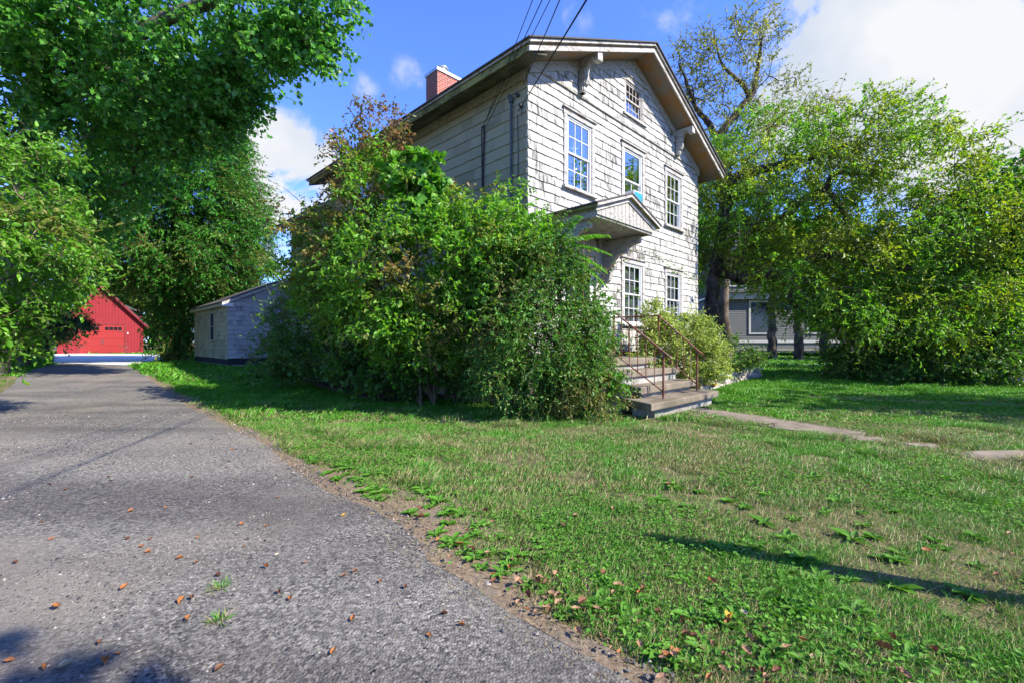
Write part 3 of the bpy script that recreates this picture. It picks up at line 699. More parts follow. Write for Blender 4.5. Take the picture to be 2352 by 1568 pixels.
def handrail(t, label, o_top, z_top, o_bot, z_bot):
    h = thing('handrail', label, 'handrail', tuple(HC), R(45), 'rusty iron handrails beside the steps')
    hp = .80
    p = MB(); p.tube([(t,-o_bot,z_bot),(t,-o_bot,z_bot+hp)], .02, 8); p.build('post', M['rust'], h)
    p = MB(); p.tube([(t,-o_top,z_top),(t,-o_top,z_top+.87)], .02, 8); p.build('post', M['rust'], h)
    p = MB(); p.tube([(t,-.03,z_top+.87),(t,-.5,z_top+.87),(t,-o_top,z_top+.87),(t,-(o_top+o_bot)/2,(z_top+z_bot+hp+.87)/2),(t,-o_bot,z_bot+hp+.01),(t,-o_bot-.13,z_bot+hp-.09),(t,-o_bot-.15,z_bot+hp-.17),(t,-o_bot-.10,z_bot+hp-.21)], .018, 8); p.build('top_rail', M['rust'], h)
    p = MB(); p.tube([(t,-.05,z_top+.1),(t,-o_top,z_top+.1),(t,-o_bot,z_bot+.12)], .012, 6); p.build('bottom_rail', M['rust'], h)
    for k in range(1, 6):
        q = k/6; o = o_top+(o_bot-o_top)*q; zl = z_top+.1+(z_bot+.02-z_top)*q; zh = z_top+.87+(z_bot+hp-z_top-.87)*q
        b = MB(); b.tube([(t,-o,zl),(t,-o,zh)], .0095, 6); b.build('baluster', M['rust'], h)
    for k in range(6):
        o = .12+k*.19; b = MB(); b.tube([(t,-o,z_top+.1),(t,-o,z_top+.87)], .0095, 6); b.build('baluster', M['rust'], h)
    for o in (.4, .78):
        b = MB(); an = np.linspace(0, 3.4*math.pi, 30)
        for sg in (1,-1):
            b.tube([(t, -o-sg*.06-(.055-.004*x)*math.cos(x)*sg, z_top+.48+(.055-.004*x)*math.sin(x)*1.6*sg) for x in an], .006, 5)
        b.build('scroll', M['rust'], h)
handrail(2.80, 'rusty iron handrail on the right edge of the steps beside the yellow green azalea', 1.22, .93, 2.05, .27)
handrail(1.06, 'rusty iron handrail on the left edge of the steps against the tangled rose bush', 1.22, .93, 2.2, .27)

def stone_wall(mb, p0, p1, h, th, rows, r, zb=0.0, batter=.03, wv=(.16,.5)):
    p0 = np.array(p0); p1 = np.array(p1); L = np.linalg.norm(p1-p0); d = (p1-p0)/L; nrm = np.array([d[1], -d[0]])
    hs_ = np.array([r.uniform(.7,1.3) for _ in range(rows)]); hs_ *= h/hs_.sum(); z = zb
    for i in range(rows):
        a = 0.0
        while a < L:
            b = min(L, a+r.uniform(*wv)); 
            if L-b < .08: b = L
            j = [r.uniform(-.012,.012) for _ in range(12)]
            o = r.uniform(-.02,.03)-batter*i; g = .006
            q = lambda al, ou, zz: (p0[0]+d[0]*al+nrm[0]*ou, p0[1]+d[1]*al+nrm[1]*ou, zz)
            gb = float(gz(*(p0+d*(a+b)/2)))
            z0, z1 = gb+z+g*.5, gb+z+hs_[i]-g*.5+(r.uniform(-.015,.02) if i == rows-1 else 0)
            mb.hexa([q(a+g,-th,z0),q(b-g,-th,z0),q(b-g+j[0],o+j[1],z0+j[2]*.3),q(a+g+j[3],o+j[4],z0+j[5]*.3),q(a+g,-th,z1),q(b-g,-th,z1),q(b-g+j[6],o+j[7],z1+j[8]*.5),q(a+g+j[9],o+j[10],z1+j[11]*.5)])
            a = b
        z += hs_[i]
rw = thing('stone_retaining_wall', 'low dry stone retaining wall with yellow lichen, right of the steps', 'stone wall', tuple(hw(3.0,-1.2)))
B0 = np.array(hw(3.0,-1.2))[:2]
r_ = random.Random(5); m1 = MB()
wa, wb, wc = hw(2.95,-1.35)[:2], hw(6.2,-1.38)[:2], hw(9.45,-1.3)[:2]
def shifted(mb): mb.v = [(x-B0[0], y-B0[1], z) for x,y,z in mb.v]; return mb
stone_wall(m1, wa, wb, .34, .25, 4, r_, -.02); shifted(m1).build('coursed_stones', M['stone'], rw, bevel=.008)
m1 = MB(); stone_wall(m1, wb, wc, .30, .28, 4, r_, -.02, .0, (.2,.6)); stone_wall(m1, wc, hw(9.45,0)[:2], .30, .25, 4, r_, -.02); shifted(m1).build('rubble_stones', M['stone'], rw, bevel=.008)
m1 = MB()
for k in range(11):
    t = 3.25+r_.uniform(0,2.3); zz = r_.choice([.085,.165,.22]); w_ = r_.uniform(.14,.3)
    p = hw(t,-1.395); q = hw(t+w_,-1.395); o = (S2*.03,-S2*.03); gb = float(gz(p[0],p[1]))
    m1.hexa([(p[0]-o[0]*3,p[1]-o[1]*3,gb+zz),(q[0]-o[0]*3,q[1]-o[1]*3,gb+zz),(q[0]+o[0],q[1]+o[1],gb+zz),(p[0]+o[0],p[1]+o[1],gb+zz),(p[0]-o[0]*3,p[1]-o[1]*3,gb+zz+.06),(q[0]-o[0]*3,q[1]-o[1]*3,gb+zz+.06),(q[0]+o[0],q[1]+o[1],gb+zz+.06),(p[0]+o[0],p[1]+o[1],gb+zz+.06)])
shifted(m1).build('lichen_stones', M['lichen'], rw, bevel=.008)
pw = thing('stone_planter_wall', 'dark mossy stone planter wall under the rose bush left of the steps', 'stone wall', tuple(hw(.1,-.6)))
B0 = np.array(hw(.1,-.6))[:2]; m1 = MB()
stone_wall(m1, hw(-.55,1.9)[:2], hw(.08,-.62)[:2], .24, .2, 4, r_, -.02, .0, (.25,.6)); stone_wall(m1, hw(.08,-.62)[:2], hw(.95,-.9)[:2], .26, .2, 4, r_, -.02, .0, (.2,.5))
shifted(m1).build('stones', M['stone_dark'], pw, bevel=.008)
def bed(name, poly, z):
    mb = MB(); mb.prism(poly, lambda x,y,d: (x,y,float(gz(x,y))+d), -.1, z); tag(mb.build(name, M['soil']), kind='structure')
bed('planting_bed', [tuple(hw(2.95,-1.3)[:2]),tuple(hw(9.4,-1.25)[:2]),tuple(hw(9.4,-.0)[:2]),tuple(hw(2.95,0)[:2])], .2)
bed('planting_bed', [tuple(hw(-.5,1.9)[:2]),tuple(hw(.1,-.5)[:2]),tuple(hw(.7,-.6)[:2]),tuple(hw(.6,0)[:2]),tuple(hw(0,.05)[:2]),tuple(hw(0,2)[:2])], .14)
bed('planting_bed', [tuple(hw(-1.6,2)[:2]),tuple(hw(0,2)[:2]),tuple(hw(0,12)[:2]),tuple(hw(-1.2,12)[:2])], .012)

# ------------------------------------------------------------------ shed behind the house
SC = np.array([-10.70, 17.14, 0.30])
shed = thing('garden_shed', 'weathered grey shingled shed with a narrow window behind the house', 'shed', tuple(SC), R(45)); shed.scale = (.759,.759,.759)
SW, SD = 4.6, 7.6
top_s = lambda t: 3.28+.47*(t if t < 3.0 else 6.0-t)
pl = MB(); pl.add([FF(0,0,.1),FF(SW,0,.1),FF(SW,0,top_s(SW)),FF(3.0,0,top_s(3.0)),FF(0,0,3.2)],[(0,1,2,3,4)]); pl.add([LF(0,0,.1),LF(SD,0,.1),LF(SD,0,3.2),LF(0,0,3.2)],[(0,1,2,3)])
pl.add([(SW,0,.1),(SW,SD,.1),(SW,SD,3.9),(SW,0,3.9)],[(0,1,2,3)]); pl.add([(0,SD,.1),(SW,SD,.1),(SW,SD,3.9),(3,SD,4.6),(0,SD,3.2)],[(0,1,2,3,4)])
wl_ = pl.build('wall', M['dark'], shed)
s_ = MB(); shingles(s_, FF, 0, SW, .42, 4.7, .235, .15, .5, [], lambda t: top_s(t)-.06, 21, 0, .045); s_.build('front_siding', M['shingle_shed'], wl_)
swin = (3.2, 1.25, 2.95, 1.1, 2, 2)
s_ = MB(); shingles(s_, LF, 0, SD, .38, 3.1, .235, .3, .8, [hole(*[swin[0],swin[1],swin[2],swin[3]])], None, 22, 0, .045); s_.build('side_siding', M['shingle_shed_side'], wl_)
window(LF, swin[0], swin[1], swin[2], swin[3], 2, 2, shed, 'old', True, None, M['shingle_shed_side'])
s_ = MB(); s_.box(.03,SW,.03,SD,-.4,.41); s_.build('foundation', M['foundation'], shed)
def slope_slab(mb, t0, t1, z0, z1, s0, s1, th): mb.prism([(t0,z0-th),(t1,z1-th),(t1,z1),(t0,z0)], lambda p,q,d: (p,d,q), s0, s1)
s_ = MB(); slope_slab(s_, -.28, 3.0, 3.33-.13, 3.33+1.41, -.12, SD+.2, .03); slope_slab(s_, 3.0, 6.2, 4.74, 3.25, -.12, SD+.2, .03); rf_ = s_.build('roof', M['roofing'], shed)
s_ = MB(); slope_slab(s_, -.26, 3.0, 3.165, 4.70, -.1, -.02, .14); s_.build('rake_board', M['casing'], rf_)
s_ = MB(); s_.box(-.255,-.02,-.1,SD+.1,2.98,3.14); s_.build('eave_box', M['shingle_shed_side'], rf_); s_ = MB(); s_.box(-.27,.22,-.115,-.101,2.97,3.15); s_.build('eave_return', M['white'], rf_)

# ------------------------------------------------------------------ red garage
GC = np.array([-35.0, 35.0, .30])
gar = thing('red_garage', 'red board sided garage with steep gable roof at the end of the driveway', 'garage', tuple(GC), R(45))
GW, GD, GA, GE = 5.2, 7.0, 5.5, 2.58
GS = (GA-GE)/(GW/2)
b_ = MB(); n = 26; gtop = lambda t: GA-.12-GS*abs(t-GW/2)
D0, D1, DH = 1.2, 3.99, 2.34
for k in range(n):
    x0, x1 = GW*k/n+.006, GW*(k+1)/n-.006
    segs = [(-.1, 3.0)] if x1 < D0 or x0 > D1 else [(DH, 3.0)]
    for z0, z1 in segs:
        z1a, z1b = min(z1, gtop(x0)), min(z1, gtop(x1)); b_.hexa([FF(x0,0,z0),FF(x1,0,z0),FF(x1,.02,z0),FF(x0,.02,z0),FF(x0,0,z1a),FF(x1,0,z1b),FF(x1,.02,z1b),FF(x0,.02,z1a)])
    if max(gtop(x0), gtop(x1)) > 3.05:
        b_.hexa([FF(x0,0,3.04),FF(x1,0,3.04),FF(x1,.02,3.04),FF(x0,.02,3.04)]+[FF(x0,0,max(3.05,gtop(x0))),FF(x1,0,max(3.05,gtop(x1))),FF(x1,.02,max(3.05,gtop(x1))),FF(x0,.02,max(3.05,gtop(x0)))])
bf(b_,FF,0,GW,-.02,-.001,-.1,2.5); b_.add([FF(0,-.005,2.4),FF(GW,-.005,2.4),FF(GW/2,-.005,GA-.2)],[(0,1,2)]); bf(b_,FF,0,GW,.0,.028,3.0,3.04)
b_.box(0,.1,.03,GD,-.1,GE); b_.box(GW-.1,GW,.03,GD,-.1,GE)
b_.build('wall', M['red'], gar)
g_ = MB(); nr = 4
for i in range(nr):
    z0 = .02+i*(DH-.08)/nr; z1 = z0+(DH-.08)/nr-.012
    bf(g_,FF,D0+.05,D1-.05,.0,.012,z0,z1)
    if i < 3:
        for c in range(2):
            for q in range(9):
                x = D0+.14+c*1.36+q*.135; bf(g_,FF,x,x+.118,.012,.02,z0+.07,z1-.07)
gd = g_.build('garage_door', M['red_door'], gar)
g_ = MB(); 
for c in range(2):
    for q in range(4):
        x = D0+.18+c*1.38+q*.27; bf(g_,FF,x,x+.23,.013,.017,DH-.49,DH-.22)
g_.build('window_panes', M['black_glass'], gd)
g_ = MB()
for z in (.55, 1.75):
    bf(g_,FF,D0+.06,D0+.42,.021,.028,z,z+.04); bf(g_,FF,D1-.42,D1-.06,.021,.028,z,z+.04)
g_.build('strap_hinges', M['dkmetal'], gd)
g_ = MB()
for x in (2.52, 2.64): bf(g_,FF,x,x+.035,.021,.05,.75,1.1)
g_.build('handle', M['dkmetal'], gd)
g_ = MB(); bf(g_,FF,D0-.1,D0+.04,.02,.045,-.05,DH+.08); bf(g_,FF,D1-.04,D1+.1,.02,.045,-.05,DH+.08); bf(g_,FF,D0+.04,D1-.04,.02,.045,DH-.06,DH+.08); g_.build('door_frame', M['red_trim'], gd)
g_ = MB(); bf(g_,FF,GW/2-.22,GW/2+.22,.02,.05,4.5,4.86); bf(g_,FF,GW/2-.28,GW/2+.28,.02,.07,4.46,4.5); bf(g_,FF,GW/2-.28,GW/2+.28,.02,.06,4.86,4.92); g_.build('gable_vent', M['red_trim'], gar)
rg = chevron(.42, 0, -.07, -.35, GD+.3, GW/2, GW/2, GA+.02, GS).build('roof', M['roofing'], gar)
chevron(.40, -.073, -.28, -.34, -.30, GW/2, GW/2, GA+.02, GS).build('fascia', M['red_trim'], rg); chevron(.36, -.073, -.12, -.29, GD+.2, GW/2, GW/2, GA+.02, GS).build('soffit', M['red_trim'], rg)
g_ = MB(); g_.prism([(3.3,4.3),(4.9,3.55),(4.9,3.7),(3.3,4.45)], lambda p,q,d: (p,d,q), 1.5, 5.5); dm = g_.build('dormer', M['roofing'], gar)
g_ = MB(); g_.prism([(3.5,3.4),(4.7,2.9),(4.7,3.6),(3.5,4.15)], lambda p,q,d: (p,d,q), 1.7, 5.3); g_.build('dormer_wall', M['red'], dm)
g_ = MB(); bf(g_,FF,D1+.16,D1+.22,.02,.05,1.55,1.7); g_.build('keypad', M['white'], gar)

# ------------------------------------------------------------------ far houses, urn, plant cage, utility pole and wires
bh = thing('blue_house', 'pale blue sided house seen above the shed roof', 'house', (-24, 44, .25), R(45))
b_ = MB(); b_.box(0,7,0,8,-.2,5.0); b_.add([(0,0,5.0),(7,0,5.0),(3.5,0,7.6),(0,8,5.0),(7,8,5.0),(3.5,8,7.6)],[(0,1,2),(3,5,4)]); b_.build('wall', M['blue_siding'], bh)
b_ = MB(); b_.prism([(-.4,4.75),(3.5,7.55),(3.5,7.75),(-.4,4.95)], lambda p,q,d: (p,d,q), -.4, 8.3); b_.prism([(3.5,7.55),(7.4,4.75),(7.4,4.95),(3.5,7.75)], lambda p,q,d: (p,d,q), -.4, 8.3); b_.build('roof', M['roofing'], bh)
b_ = MB()
for x in np.arange(.8,7,.9): b_.box(x,x+.06,-.03,-.002,0,5.2)
b_.build('battens', M['blue_siding'], bh)

nb = thing('grey_neighbour_house', 'grey clapboard neighbour house with white trim beyond the lawn on the right', 'house', (15.9, 35, .4), R(-8))
b_ = MB()
def clap(mb, x0, x1, y, z0, z1, e=.13):
    z = z0
    while z < z1:
        t = min(z+e, z1); mb.add([(x0,y-.025,z),(x1,y-.025,z),(x1,y-.005,t),(x0,y-.005,t),(x0,y,z),(x1,y,z)],[(0,1,2,3),(4,5,1,0)]); z += e
b_.box(0,17,0,8,.3,4.25); b_.box(.6,9,2.5,8,4.2,9.2); clap(b_,0,17,0,.9,4.0); clap(b_,.6,9,2.5,4.6,8.6); b_.build('wall', M['gray_siding'], nb)
b_ = MB(); b_.box(-.3,17.3,-.35,8.3,4.3,4.5); b_.box(-.25,17.25,-.3,0,4.05,4.3); b_.box(.2,9.4,2.1,8.4,9.0,9.2); b_.build('cornice', M['white'], nb)
b_ = MB(); b_.box(-.4,17.4,-.45,8.4,4.5,4.6); b_.add([(.0,1.9,9.2),(9.6,1.9,9.2),(9.6,8.6,9.2),(0,8.6,9.2),(4.8,5,11)],[(0,1,4),(1,2,4),(2,3,4),(3,0,4)]); b_.build('roof', M['roofing'], nb)
b_ = MB(); b_.box(0,.22,-.05,-.026,.9,4.05); b_.box(16.78,17,-.05,-.026,.9,4.05); b_.box(0,17,-.06,-.027,.75,.95); b_.box(.6,.8,2.44,2.47,4.6,9); b_.build('corner_board', M['white'], nb)
for x in (2.3, 6.4, 10.6, 14):
    b_ = MB(); b_.box(x,x+1.3,-.03,-.02,1.5,3.8); w_ = b_.build('window', M['black_glass'], nb)
    b_ = MB(); b_.box(x-.14,x,-.07,-.03,1.4,3.95); b_.box(x+1.3,x+1.44,-.07,-.03,1.4,3.95); b_.box(x,x+1.3,-.07,-.03,3.8,3.95); b_.box(x,x+1.3,-.07,-.03,1.4,1.5); b_.build('frame', M['white'], w_)
for x in (1.6, 4.4, 7.2):
    b_ = MB(); b_.box(x,x+1.1,2.46,2.475,5.4,7.6); w_ = b_.build('window', M['black_glass'], nb)
    b_ = MB(); b_.box(x-.13,x,2.42,2.465,5.3,7.75); b_.box(x+1.1,x+1.23,2.42,2.465,5.3,7.75); b_.box(x,x+1.1,2.42,2.465,7.6,7.75); b_.box(x,x+1.1,2.42,2.465,5.3,5.4); b_.build('frame', M['white'], w_)
b_ = MB()
for x in (-1.2, 1.2, 3.6): b_.tube([(x,-2.0,4.6),(x,-2.0,7.4)], .09, 8)
b_.box(-1.6,4.0,-2.4,1.0,7.4,7.65); b_.box(-1.8,4.2,-2.6,1.2,7.65,7.75)
for x in (-1.2,1.2,3.6): b_.prism([(x-.35,7.4),(x,6.95),(x+.35,7.4)], lambda p,q,d: (p,d,q), -2.03, -1.97)
b_.build('upper_porch', M['white'], nb)
g0 = gp(432, 812)
ur = thing('garden_urn', 'tan ceramic garden urn standing right of the red garage', 'urn', tuple(P(433, 810, 36.2)*[1,1,0]+[0,0,.24]))
u_ = MB(); u_.lathe([(.22,0),(.26,.04),(.14,.1),(.12,.16),(.3,.24),(.44,.36),(.47,.46),(.53,.5),(.53,.55),(.46,.56)], sides=24); u_.build('bowl', M['terracotta'], ur, True)
u_ = MB()
for k in range(14):
    a = k*.9; u_.tube([(0,0,.5),(.1*math.cos(a),.1*math.sin(a),.7),(.3*math.cos(a),.3*math.sin(a),.85+.1*math.sin(3*k))], .012, 4)
u_.build('dry_stems', M['terracotta'], ur)
pc = P(290, 805, 33); pc[2] = .22
tc_ = thing('plant_cage', 'thin wire plant cage standing on the gravel before the garage door', 'plant cage', tuple(pc))
u_ = MB()
for k in range(4):
    a = k*math.pi/2+.4; u_.tube([(.06*math.cos(a),.06*math.sin(a),.95),(.24*math.cos(a),.24*math.sin(a),0)], .006, 5)
u_.build('legs', M['rust'], tc_)
u_ = MB()
for z, r0 in ((.3,.195),(.6,.13),(.9,.07)):
    an = np.linspace(0,2*math.pi,20); u_.tube([(r0*math.cos(x),r0*math.sin(x),z) for x in an], .005, 5)
u_.build('rings', M['rust'], tc_)

up = thing('utility_pole', 'wooden utility pole carrying the house wires from behind the viewer', 'utility pole', (5.0,-9.0,0))
u_ = MB(); u_.tube([(0,0,-.3),(0,0,5),(0,0,9)], [.16,.14,.11], 12); u_.build('shaft', M['pole'], up)
u_ = MB(); u_.box(-1.3,1.3,-.06,.06,8.2,8.35); u_.build('cross_arm', M['pole'], up)
def wire(a, b, sag, rad, label, twin=0):
    a, b = np.array(a), np.array(b); mb = MB(); t = np.linspace(0,1,36)
    for k in range(1+twin):
        off = np.array([.035*k, 0, .03*k])
        mb.tube([a+(b-a)*x-np.array([0,0,4*sag*x*(1-x)])+off*min(1,x*6) for x in t], rad, 6)
    tag(mb.build('power_line', M['wire'], None), label, 'wire', 'wires from the house to the pole')
A1 = hw(-.05, 1.2, 5.72)
def through(a, dx, dy, Y):     # end of a wire that leaves point a and passes the given point
    p = P(dx, dy, Y); return a+(p-a)*((a[1]+9)/(a[1]-Y))
wire(A1, through(A1, 1219, 0, 6.3), .12, .006, 'thin black wire farthest left of those ending at the left wall bundle')
A2 = hw(-.05, 1.25, 5.68); wire(A2, through(A2, 1240, 0, 6.3), .12, .007, 'thicker black wire in the middle of the left wall bundle')
A3 = hw(-.05, 1.15, 5.66); wire(A3, through(A3, 1259, 0, 6.3), .1, .006, 'thin black wire right of the two others from the left wall bundle')
A4 = hw(-.1, .16, 5.62); wire(A4, through(A4, 1341, 0, 6.2), .1, .008, 'twisted double black service cable ending at the front corner', 1)
A5 = hw(-.08, .03, 6.1); wire(A5, through(A5, 1276, 0, 5.9), .25, .008, 'slack black cable hanging past the gable corner of the roof')

# ------------------------------------------------------------------ plants: tools
def unit(a): return a/(np.linalg.norm(a, axis=-1, keepdims=True)+1e-9)
def leaf_verts(pos, axis, nrm, size, asp, fold=.22, droop=.12, kind='oval'):
    """one leaf each: two quads folded along the midrib ('oval'), or a slim diamond ('slim')"""
    n = len(pos); axis = unit(axis); side = unit(np.cross(axis, nrm)); nrm = np.cross(side, axis)
    L = size[:,None]; W = L*asp*.5
    up = nrm*W*fold*2
    if kind == 'slim':
        v = np.stack([pos, pos+axis*L*.5+side*W+up, pos+axis*L-nrm*L*droop, pos+axis*L*.5-side*W+up], 1)
        b = np.arange(n)[:,None]*4; return v.reshape(-1,3), b+np.array([0,1,2,3])
    if kind == 'maple':
        c = [(.0,0,0),(.18,.95,.7),(.52,.55,.35),(.62,1.0,.6),(1.0,0,-.6)]
        R_ = [pos+axis*L*a+side*W*w+up*h*.6 for a,w,h in c[1:4]]; L_ = [pos+axis*L*a-side*W*w+up*h*.6 for a,w,h in c[1:4]]
        tip = pos+axis*L-nrm*L*droop; mid = pos+axis*L*.45
        v = np.stack([pos, *R_, tip, *L_[::-1], mid], 1)   # 0 base,1..3 right,4 tip,5..7 left,8 mid
        b = np.arange(n)[:,None,None]*9
        f = np.array([[0,1,2,8],[8,2,3,4],[8,4,5,6],[0,8,6,7]])
        return v.reshape(-1,3), (b+f[None]).reshape(-1,4)
    v = np.stack([pos, pos+axis*L*.3+side*W*.95+up*.9, pos+axis*L*.68+side*W*.8+up*.6-nrm*L*droop*.3, pos+axis*L-nrm*L*droop,
                  pos+axis*L*.68-side*W*.8+up*.6-nrm*L*droop*.3, pos+axis*L*.3-side*W*.95+up*.9], 1)
    b = np.arange(n)[:,None,None]*6
    return v.reshape(-1,3), (b+np.array([[0,1,2,3],[0,3,4,5]])[None]).reshape(-1,4)
def sticks(a, b, r0, r1):
    """three-sided sticks from a to b"""
    d = unit(b-a); ref = np.where(np.abs(d[:,2:3]) < .9, np.array([[0,0,1.0]]), np.array([[1.0,0,0]])); x = unit(np.cross(ref, d)); y = np.cross(d, x)
    vs = []
    for p, r in ((a, r0), (b, r1)):
        r = np.broadcast_to(np.asarray(r, float), (len(a),))[:,None]
        for k in range(3):
            t = 2*math.pi*k/3; vs.append(p+r*(math.cos(t)*x+math.sin(t)*y))
    v = np.stack(vs, 1); n = np.arange(len(a))[:,None,None]*6
    return v.reshape(-1,3), (n+np.array([[0,1,4,3],[1,2,5,4],[2,0,3,5]])[None]).reshape(-1,4)
def vol_points(vols, r, mind=.0, shell=.35, gaps=.0):
    """points inside ellipsoids given as seen in the photo: (dx, dy, depth, rx px, ry px, rd metres, count)"""
    out = []
    for (dx, dy, Y, rx, ry, rd, n) in vols:
        c = P(dx, dy, Y); k = Y/FD; m = 0; tries = 0
        while m < n and tries < n*30:
            tries += 1
            d = r.normal(size=3); d /= np.linalg.norm(d); q = d*(r.random()**(1/3*(1-shell)+.02))
            p = c+q*np.array([rx*k, rd, ry*k])
            if p[2] < .1+gz(p[0], p[1]): continue
            if gaps and math.sin(p[0]*1.9+1)*math.sin(p[1]*1.7)+math.sin(p[2]*2.3+p[0])*.7 > 1.3-gaps: continue
            if mind and out and min(np.linalg.norm(np.array(out)-p, axis=1)) < mind: continue
            out.append(p); m += 1
    return np.array(out)
def grow(skel, parents, targets, bf=.35):
    """join every target to the nearest point of the growing skeleton, preferring short ways to the root"""
    nodes = [np.array(p, float) for p in skel]; par = list(parents); pl_ = [0.0]*len(nodes)
    for i in range(1, len(nodes)): pl_[i] = pl_[par[i]]+np.linalg.norm(nodes[i]-nodes[par[i]])
    T = np.array(targets); n = len(T); done = np.zeros(n, bool)
    D = np.linalg.norm(T[:,None]-np.array(nodes)[None], axis=2)+bf*np.array(pl_)[None]
    best = D.argmin(1); cost = D.min(1)
    for _ in range(n):
        i = np.where(done, np.inf, cost).argmin(); done[i] = True
        nodes.append(T[i]); par.append(int(best[i])); k = len(nodes)-1
        pl_.append(pl_[best[i]]+np.linalg.norm(T[i]-nodes[best[i]]))
        c = np.linalg.norm(T-T[i], axis=1)+bf*pl_[k]; m = c < cost; cost = np.where(m, c, cost); best = np.where(m, k, best)
    return np.array(nodes), par
def tree_wood(mb, nodes, par, fixed, rt, expo, r, wob=.12, sag=0.0):
    n = len(nodes); cnt = np.zeros(n); kids = [[] for _ in range(n)]
    for i in range(1, n):
        if par[i] >= 0: kids[par[i]].append(i)
    for i in range(n-1, -1, -1):
        cnt[i] = max(1, sum(cnt[k] for k in kids[i]))
    rad = rt*cnt**expo
    for i, f in fixed.items(): rad[i] = f
    for i in range(1, n):
        p = par[i]
        if p < 0: continue
        if i not in fixed: rad[i] = min(rad[i], rad[p]*.85)
        a, b = nodes[p], nodes[i]; L = np.linalg.norm(b-a)
        if L < 1e-4: continue
        pp = nodes[par[p]] if p > 0 and par[p] >= 0 else a-np.array([0,0,.5])
        t0 = unit(a-pp)*.6+unit(b-a)*.4; ns = 2 if L < .5 else (4 if L < 2 else 6)
        t = np.linspace(0,1,ns+1)[:,None]; c1 = a+t0*L*.33; c2 = b-unit(b-a)*L*.3+np.array([0,0,L*.06])
        pts = (1-t)**3*a+3*(1-t)**2*t*c1+3*(1-t)*t*t*c2+t**3*b
        pts[1:-1] += r.normal(0, wob*.12*L, (ns-1,3))*.5
        ra = rad[p] if (i in fixed) else min(rad[p]*.9, rad[i]*1.5)
        mb.tube(pts, list(np.linspace(ra, rad[i], ns+1)), 10 if ra > .1 else (6 if ra > .025 else 4), False)
    return rad
def foliage(clusters, cr, m, k, r, size, asp, up=.25, droop=.0, out_c=None, out=.5, tlen=1.0, nup=.8, kind='oval', sv=.3, flat=0.0, jit=.25):
    """leaves along m twigs in each cluster, k leaves per twig; returns leaf mesh and twig mesh"""
    C = len(clusters); d = r.normal(size=(C,m,3))
    if out_c is not None: d += out*unit(clusters-out_c)[:,None]*1.6
    d[...,2] = d[...,2]*(1-flat)+up; d = unit(d); d[...,2] -= 0
    ln = (cr[:,None]*tlen*r.uniform(.55,1.15,(C,m)))[...,None]
    base = clusters[:,None]+d*ln*-.12+r.normal(size=(C,m,3))*cr[:,None,None]*jit
    s = (np.arange(k)+r.uniform(.2,.9,(C,m,k)))/k
    P0 = base[:,:,None]+d[:,:,None]*(ln[:,:,None]*s[...,None]); P0[...,2] -= droop*(ln[:,:,None,0]*s**2)
    ax = d[:,:,None]*.55+r.normal(size=(C,m,k,3))*.75; ax[...,2] -= .2+droop*.7
    nr = r.normal(size=(C,m,k,3))*.75; nr[...,2] += nup
    sz = size*np.exp(r.normal(0, sv, (C,m,k)))
    keep = P0[...,2] > .03
    fl = keep.reshape(-1)
    V, F = leaf_verts(P0.reshape(-1,3)[fl], ax.reshape(-1,3)[fl], nr.reshape(-1,3)[fl], sz.reshape(-1)[fl], asp, kind=kind)
    ta = (base).reshape(-1,3); mid = ta+(d*ln*.55).reshape(-1,3); mid[:,2] -= droop*ln.reshape(-1)*.3; tb = ta+(d*ln).reshape(-1,3); tb[:,2] -= droop*ln.reshape(-1)
    return V, F, ta, mid, tb
def cat(parts):
    v = []; f = []; n = 0
    for V, F in parts: v.append(V); f.append(F+n); n += len(V)
    return np.concatenate(v), np.concatenate(f)
def plant(name, label, category, base, vols, leaf, mat, woodmat, limbs=(), seed=1, group=None, cl=.55, m=7, k=9, asp=.55, up=.2, droop=.0, bf=.35, rt=.008, expo=.5,
          twig=.004, shell=.35, gaps=.0, mind=.0, out=.4, tlen=1.0, nup=.8, kind='oval', flat=0, extra=None, parts=('trunk','crown'), trunk_r=.2, sv=.28, fork=None, jit=.25, wob=.12):
    """a woody plant: clusters in volumes, joined by branches, covered with leaves. base = point on the ground"""
    r = np.random.default_rng(seed); base = np.array(base, float)
    root = thing(name, label, category, tuple(base), 0, group)
    T = vol_points(vols, r, mind, shell, gaps)
    skel = [base-np.array([0,0,.15])]; par = [-1]; fixed = {0: trunk_r*1.25}
    for li in limbs:      # list of (point, radius) polylines; the first point of later limbs joins the nearest node
        prev = 0 if len(skel) == 1 else int(np.linalg.norm(np.array(skel)-np.array(li[0][0]), axis=1).argmin())
        for q, rr in li:
            q = np.array(q, float)
            if np.linalg.norm(q-skel[prev]) < .02: continue
            skel.append(q); par.append(prev); prev = len(skel)-1; fixed[prev] = rr
    nodes, par = grow(skel, par, T, bf)
    wb = MB(); tree_wood(wb, nodes, par, fixed, rt, expo, r, wob)
    cr = cl*r.uniform(.7,1.3,len(T)); cen = T.mean(0)
    V, F, ta, mid, tb = foliage(T, cr, m, k, r, leaf, asp, up, droop, cen, out, tlen, nup, kind, sv, flat, jit)
    sV, sF = cat([sticks(ta, mid, twig, twig*.75), sticks(mid, tb, twig*.75, twig*.4)])
    wv = np.array(wb.v); wf = []
    for q in wb.f: wf.append(q if len(q) == 4 else (q[0],q[1],q[2],q[2]))
    aV, aF = cat([(wv, np.array(wf)), (sV, sF)])
    np_mesh(parts[0], aV-base, aF, woodmat, root, True)
    if extra is not None: V, F = cat([(V, F), extra])
    np_mesh(parts[1], V-base, F, mat, root)
    return root

